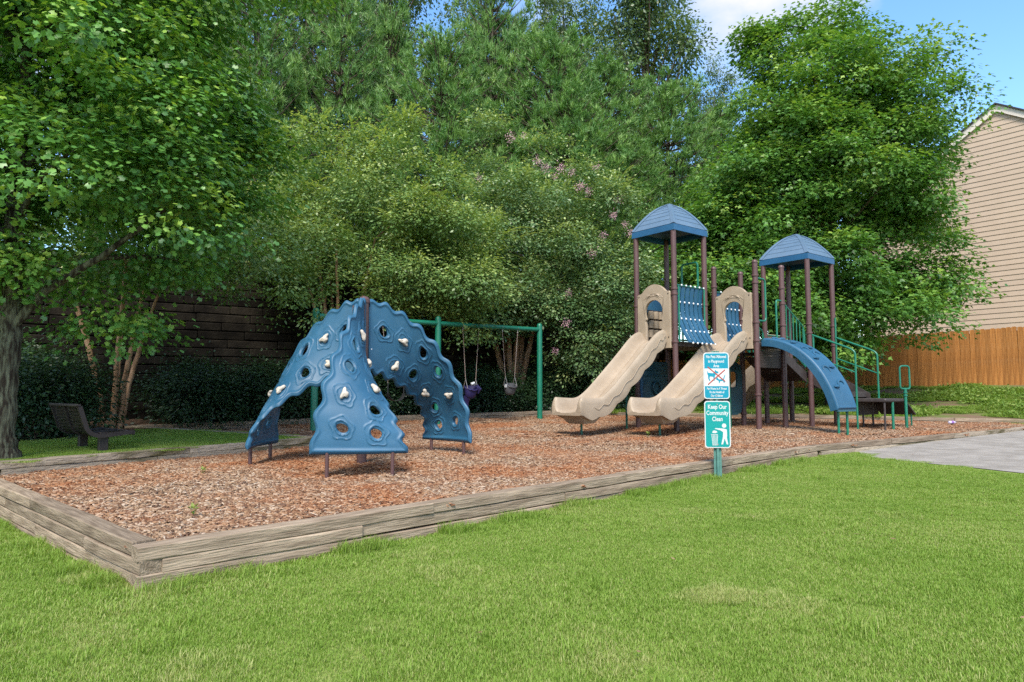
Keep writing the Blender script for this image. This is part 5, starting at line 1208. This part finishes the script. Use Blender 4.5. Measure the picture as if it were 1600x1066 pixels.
for _ in range(170):                                              # longer uncut tufts against the timbers
    t = rs.random(); a_, b_ = ((c0, c1) if rs.random() < .72 else (c0, (-5.72, 7.38))); d_ = Vector((b_[0]-a_[0], b_[1]-a_[1])); q = Vector(a_)+d_*t; nn_ = Vector((d_.y, -d_.x)).normalized(); q = q+nn_*(rs.uniform(.10, .17) if nn_.y < 0 else -rs.uniform(.10, .17))
    if math.sin(t*23+1)+math.sin(t*51) > -.3: pts.append((q.x, q.y, lz(q.x, q.y)-.006)); ro.append(rs.uniform(0, 6.28)); sc2.append(rs.uniform(.6, 1.15)); ix.append(5)
for _ in range(150):                                              # worn, straw-coloured and taller spots
    y_ = rs.uniform(2.6, 10); x_ = rs.uniform(-.75, .75)*y_
    if (x_ > -2.2 and y_ < 4.0+(x_+2.2)*.9) or (x_ <= -2.2 and y_ < 4.0-(x_+2.2)*.9):
        if not inside(PATH, x_, y_): pts.append((x_, y_, lz(x_, y_)+bumps(x_, y_)-.002)); ro.append(rs.uniform(0, 6.28)); sc2.append(rs.uniform(.4, 1.0)); ix.append(4 if rs.random() < .35 else 6)
for px_, py_, k_ in ((1130, 932, 1.0), (1100, 936, .8), (150, 905, 1.2), (190, 890, 1.2), (215, 910, 1.2), (165, 880, 1.0), (245, 925, .9)):
    q = GL(px_, py_)
    for _ in range(3): pts.append((q.x+rs.uniform(-.05, .05), q.y+rs.uniform(-.05, .05), lz(q.x, q.y)+bumps(q.x, q.y)+.004)); ro.append(rs.uniform(0, 6.28)); sc2.append(k_*rs.uniform(.5, .8)); ix.append(4)
gn_scatter('lawn_grass', pts, ro, sc2, ix, gp_near, 'mown bright green lawn grass in the foreground', 'grass')
pts, ro, sc2, ix = [], [], [], []
y = 5.0
while y < 13:
    x = -11
    while x < -2.5:
        jx, jy = x+rs.uniform(-.08, .08), y+rs.uniform(-.08, .08)
        if in_view(jx, jy) and inside(BENCH_LAWN, jx, jy) and edge_dist(BENCH_LAWN, jx, jy) > .05: pts.append((jx, jy, bl_z(jx, jy)-.005)); ro.append(rs.uniform(0, 6.28)); sc2.append(rs.uniform(.9, 1.25)); ix.append(rs.randrange(4))
        x += .34
    y += .34
gn_scatter('bench_lawn_grass', pts, ro, sc2, ix, gp_near, 'bright grass round the bench', 'grass')

# wood chips
def chip_patch(seed, sz, n, k=1.0):
    rng = np.random.default_rng(seed); c = np.zeros((n, 3)); c[:, :2] = rng.uniform(-sz/2, sz/2, (n, 2)); c[:, 2] = rng.uniform(.0, .026, n)
    a = rng.uniform(0, 6.283, n); tl = rng.normal(0, .22, n); L_ = k*rng.gamma(2.6, .0075, n)+.007; W_2 = k*rng.uniform(.0035, .0095, n); T_ = k*rng.uniform(.0015, .005, n)
    d = np.stack([np.cos(a)*np.cos(tl), np.sin(a)*np.cos(tl), np.sin(tl)], 1); s = np.stack([-np.sin(a), np.cos(a), rng.normal(0, .3, n)], 1); s = unit(s-d*(s*d).sum(1, keepdims=True)); u = np.cross(d, s)
    vs = []
    for (p, q, r_) in ((-1, -1, -1), (1, -.6, -1), (1, .7, -1), (-1, 1, -1), (-1, -1, 1), (1, -.6, 1), (1, .7, 1), (-1, 1, 1)):
        vs.append(c+d*(L_*p)[:, None]*.8+s*(W_2*q)[:, None]+u*(T_*r_)[:, None])
    V = np.stack(vs, 1).reshape(-1, 3); F = (np.array([(4, 5, 6, 7), (0, 1, 5, 4), (1, 2, 6, 5), (2, 3, 7, 6), (3, 0, 4, 7)])[None]+(np.arange(n)*8)[:, None, None]).reshape(-1, 4)
    me = np_mesh('chip_patch', V, F, np.repeat(np.clip(rng.beta(2.3, 2.7, n), 0, 1), 8)); me.materials.append(MATS['chips']); return me
cpn = [src('chip_pattern', chip_patch(80+i, .34, 520)) for i in range(5)] + [src('chip_pattern', chip_patch(90+i, .60, 760, 1.25)) for i in range(3)]
pts, ro, sc2, ix = [], [], [], []
y = 4.0
while y < 20.5:
    far = y > 10; cell = .46 if far else .26; x = -8
    while x < 14:
        jx, jy = x+rs.uniform(-.05, .05), y+rs.uniform(-.05, .05)
        if in_view(jx, jy) and inside(MULCH, jx, jy) and edge_dist(MULCH, jx, jy) > (.2 if far else .13):
            pts.append((jx, jy, mulch_z(jx, jy)-.004)); ro.append(rs.uniform(0, 6.28)); sc2.append(1.0); ix.append(5+rs.randrange(3) if far else rs.randrange(5))
        x += cell
    y += cell
gn_scatter('wood_chips', pts, ro, sc2, ix, cpn, 'loose reddish brown wood chips covering the play area', 'wood chips')

# weeds on the bank
def weed_patch(seed, sz, n):
    rng = np.random.default_rng(seed); c = np.zeros((n, 3)); c[:, :2] = rng.normal(0, sz/3, (n, 2)); c[:, 2] = np.abs(rng.normal(.05, .05, n)); d = rng.normal(size=(n, 3)); d[:, 2] = np.abs(d[:, 2])*.6
    pv = place(OVAL, c, d, np.array([0, 0, 1.])+rng.normal(0, .5, (n, 3)), rng.uniform(.04, .11, n), np.clip(rng.normal(.5, .2, n), 0, 1)); me = np_mesh('weed_patch', *pv); me.materials.append(MATS['weeds']); return me
wp_ = [src('weed_pattern', weed_patch(100+i, .6, 420)) for i in range(3)] + [src('weed_pattern', grass_patch(110, .6, 1800, .09, .008))]
bv = np.array(BANK_V).reshape(ns+1, nt2+1, 3); pts, ro, sc2, ix = [], [], [], []
for _ in range(1700):
    i, j = rs.uniform(0, ns-.01), rs.uniform(.1, nt2/1.6); a, b_ = int(i), int(j); f, g_ = i-a, j-b_
    p = (bv[a, b_]*(1-f)+bv[a+1, b_]*f)*(1-g_)+(bv[a, b_+1]*(1-f)+bv[a+1, b_+1]*f)*g_
    if math.sin(p[0]*1.3+.7*p[1])*math.sin(p[1]*1.1-.4*p[0]) > .28: continue
    pts.append(tuple(p)); ro.append(rs.uniform(0, 6.28)); sc2.append(rs.uniform(.5, 1.15)); ix.append(3 if rs.random() < .72 else rs.randrange(3))
gn_scatter('bank_weeds', pts, ro, sc2, ix, wp_, 'patchy grass and weeds growing on the bank below the fence', 'weeds')

# ------------------------------------------------------------------ small things lying about
rng = np.random.default_rng(131); n = 90; c = np.zeros((n, 3)); k = 0
while k < n:
    x, y = rng.uniform(-5, 9), rng.uniform(2.6, 11)
    if in_view(x, y, 1.0) and (x < -2.2 or y < 4.0+(x+2.2)*.9) and (x > -2.3 or y < 4.0-(x+2.2)*.9): c[k] = (x, y, lz(x, y)+bumps(x, y)+.030+rng.uniform(0, .01)); k += 1
pv = place(OVAL, c, rng.normal(size=(n, 3))*np.array([1, 1, .15]), np.array([0, 0, 1.])+rng.normal(0, .25, (n, 3)), rng.uniform(.012, .040, n), rng.random(n)*.75)
tag(link('leaf_litter', np_mesh('leaf_litter', *pv), 'dry'), 'dry leaf and twig litter scattered over the lawn', 'leaf litter', kind='stuff')
lp = G(1488, 660, .06)
lt = tag(empty('plastic_bottle', lp, R(20)), 'small discarded clear plastic bottle with purple label on the far chips', 'bottle')
MB().lathe([(.02, -.11), (.032, -.10), (.033, .04), (.025, .07), (.012, .09), (.012, .11)], (0, 0, .0), 12, Matrix.Rotation(R(90), 3, 'Y')).build('bottle_body', 'litter', lt)
MB().lathe([(.0345, -.05), (.0345, .02)], (0, 0, 0), 12, Matrix.Rotation(R(90), 3, 'Y')).build('bottle_label', 'litter_label', lt)

sv_ = np.random.default_rng(9); sc_n = 14; cc = np.zeros((sc_n, 3)); cc[:, 2] = sv_.uniform(.02, .08, sc_n); dd = sv_.normal(size=(sc_n, 3)); dd[:, 2] = np.abs(dd[:, 2])*.7+.2
sm_ = np_mesh('leaves', *place(OVAL, cc, dd, np.array([0, 0, 1.])+sv_.normal(0, .3, (sc_n, 3)), sv_.uniform(.03, .065, sc_n), np.clip(sv_.normal(.65, .15, sc_n), 0, 1))); sm_.materials.append(MATS['weeds'])
for (px, py, lab) in ((317, 744, 'yellowish seedling in the wood chips in front of the left climber panel'), (302, 808, 'green seedling in the wood chips near the front corner'), (1012, 683, 'seedling at the foot of the right slide'), (792, 650, 'small weed by the far edging behind the grey swing')):
    p = G(px, py); o = tag(empty('seedling', p), lab, 'seedling', 'seedlings in the wood chips'); link('leaves', sm_, None, o); MB().tube([(0, 0, -.05), (.005, 0, .05)], .003, 5).build('stem', 'green_dark', o)
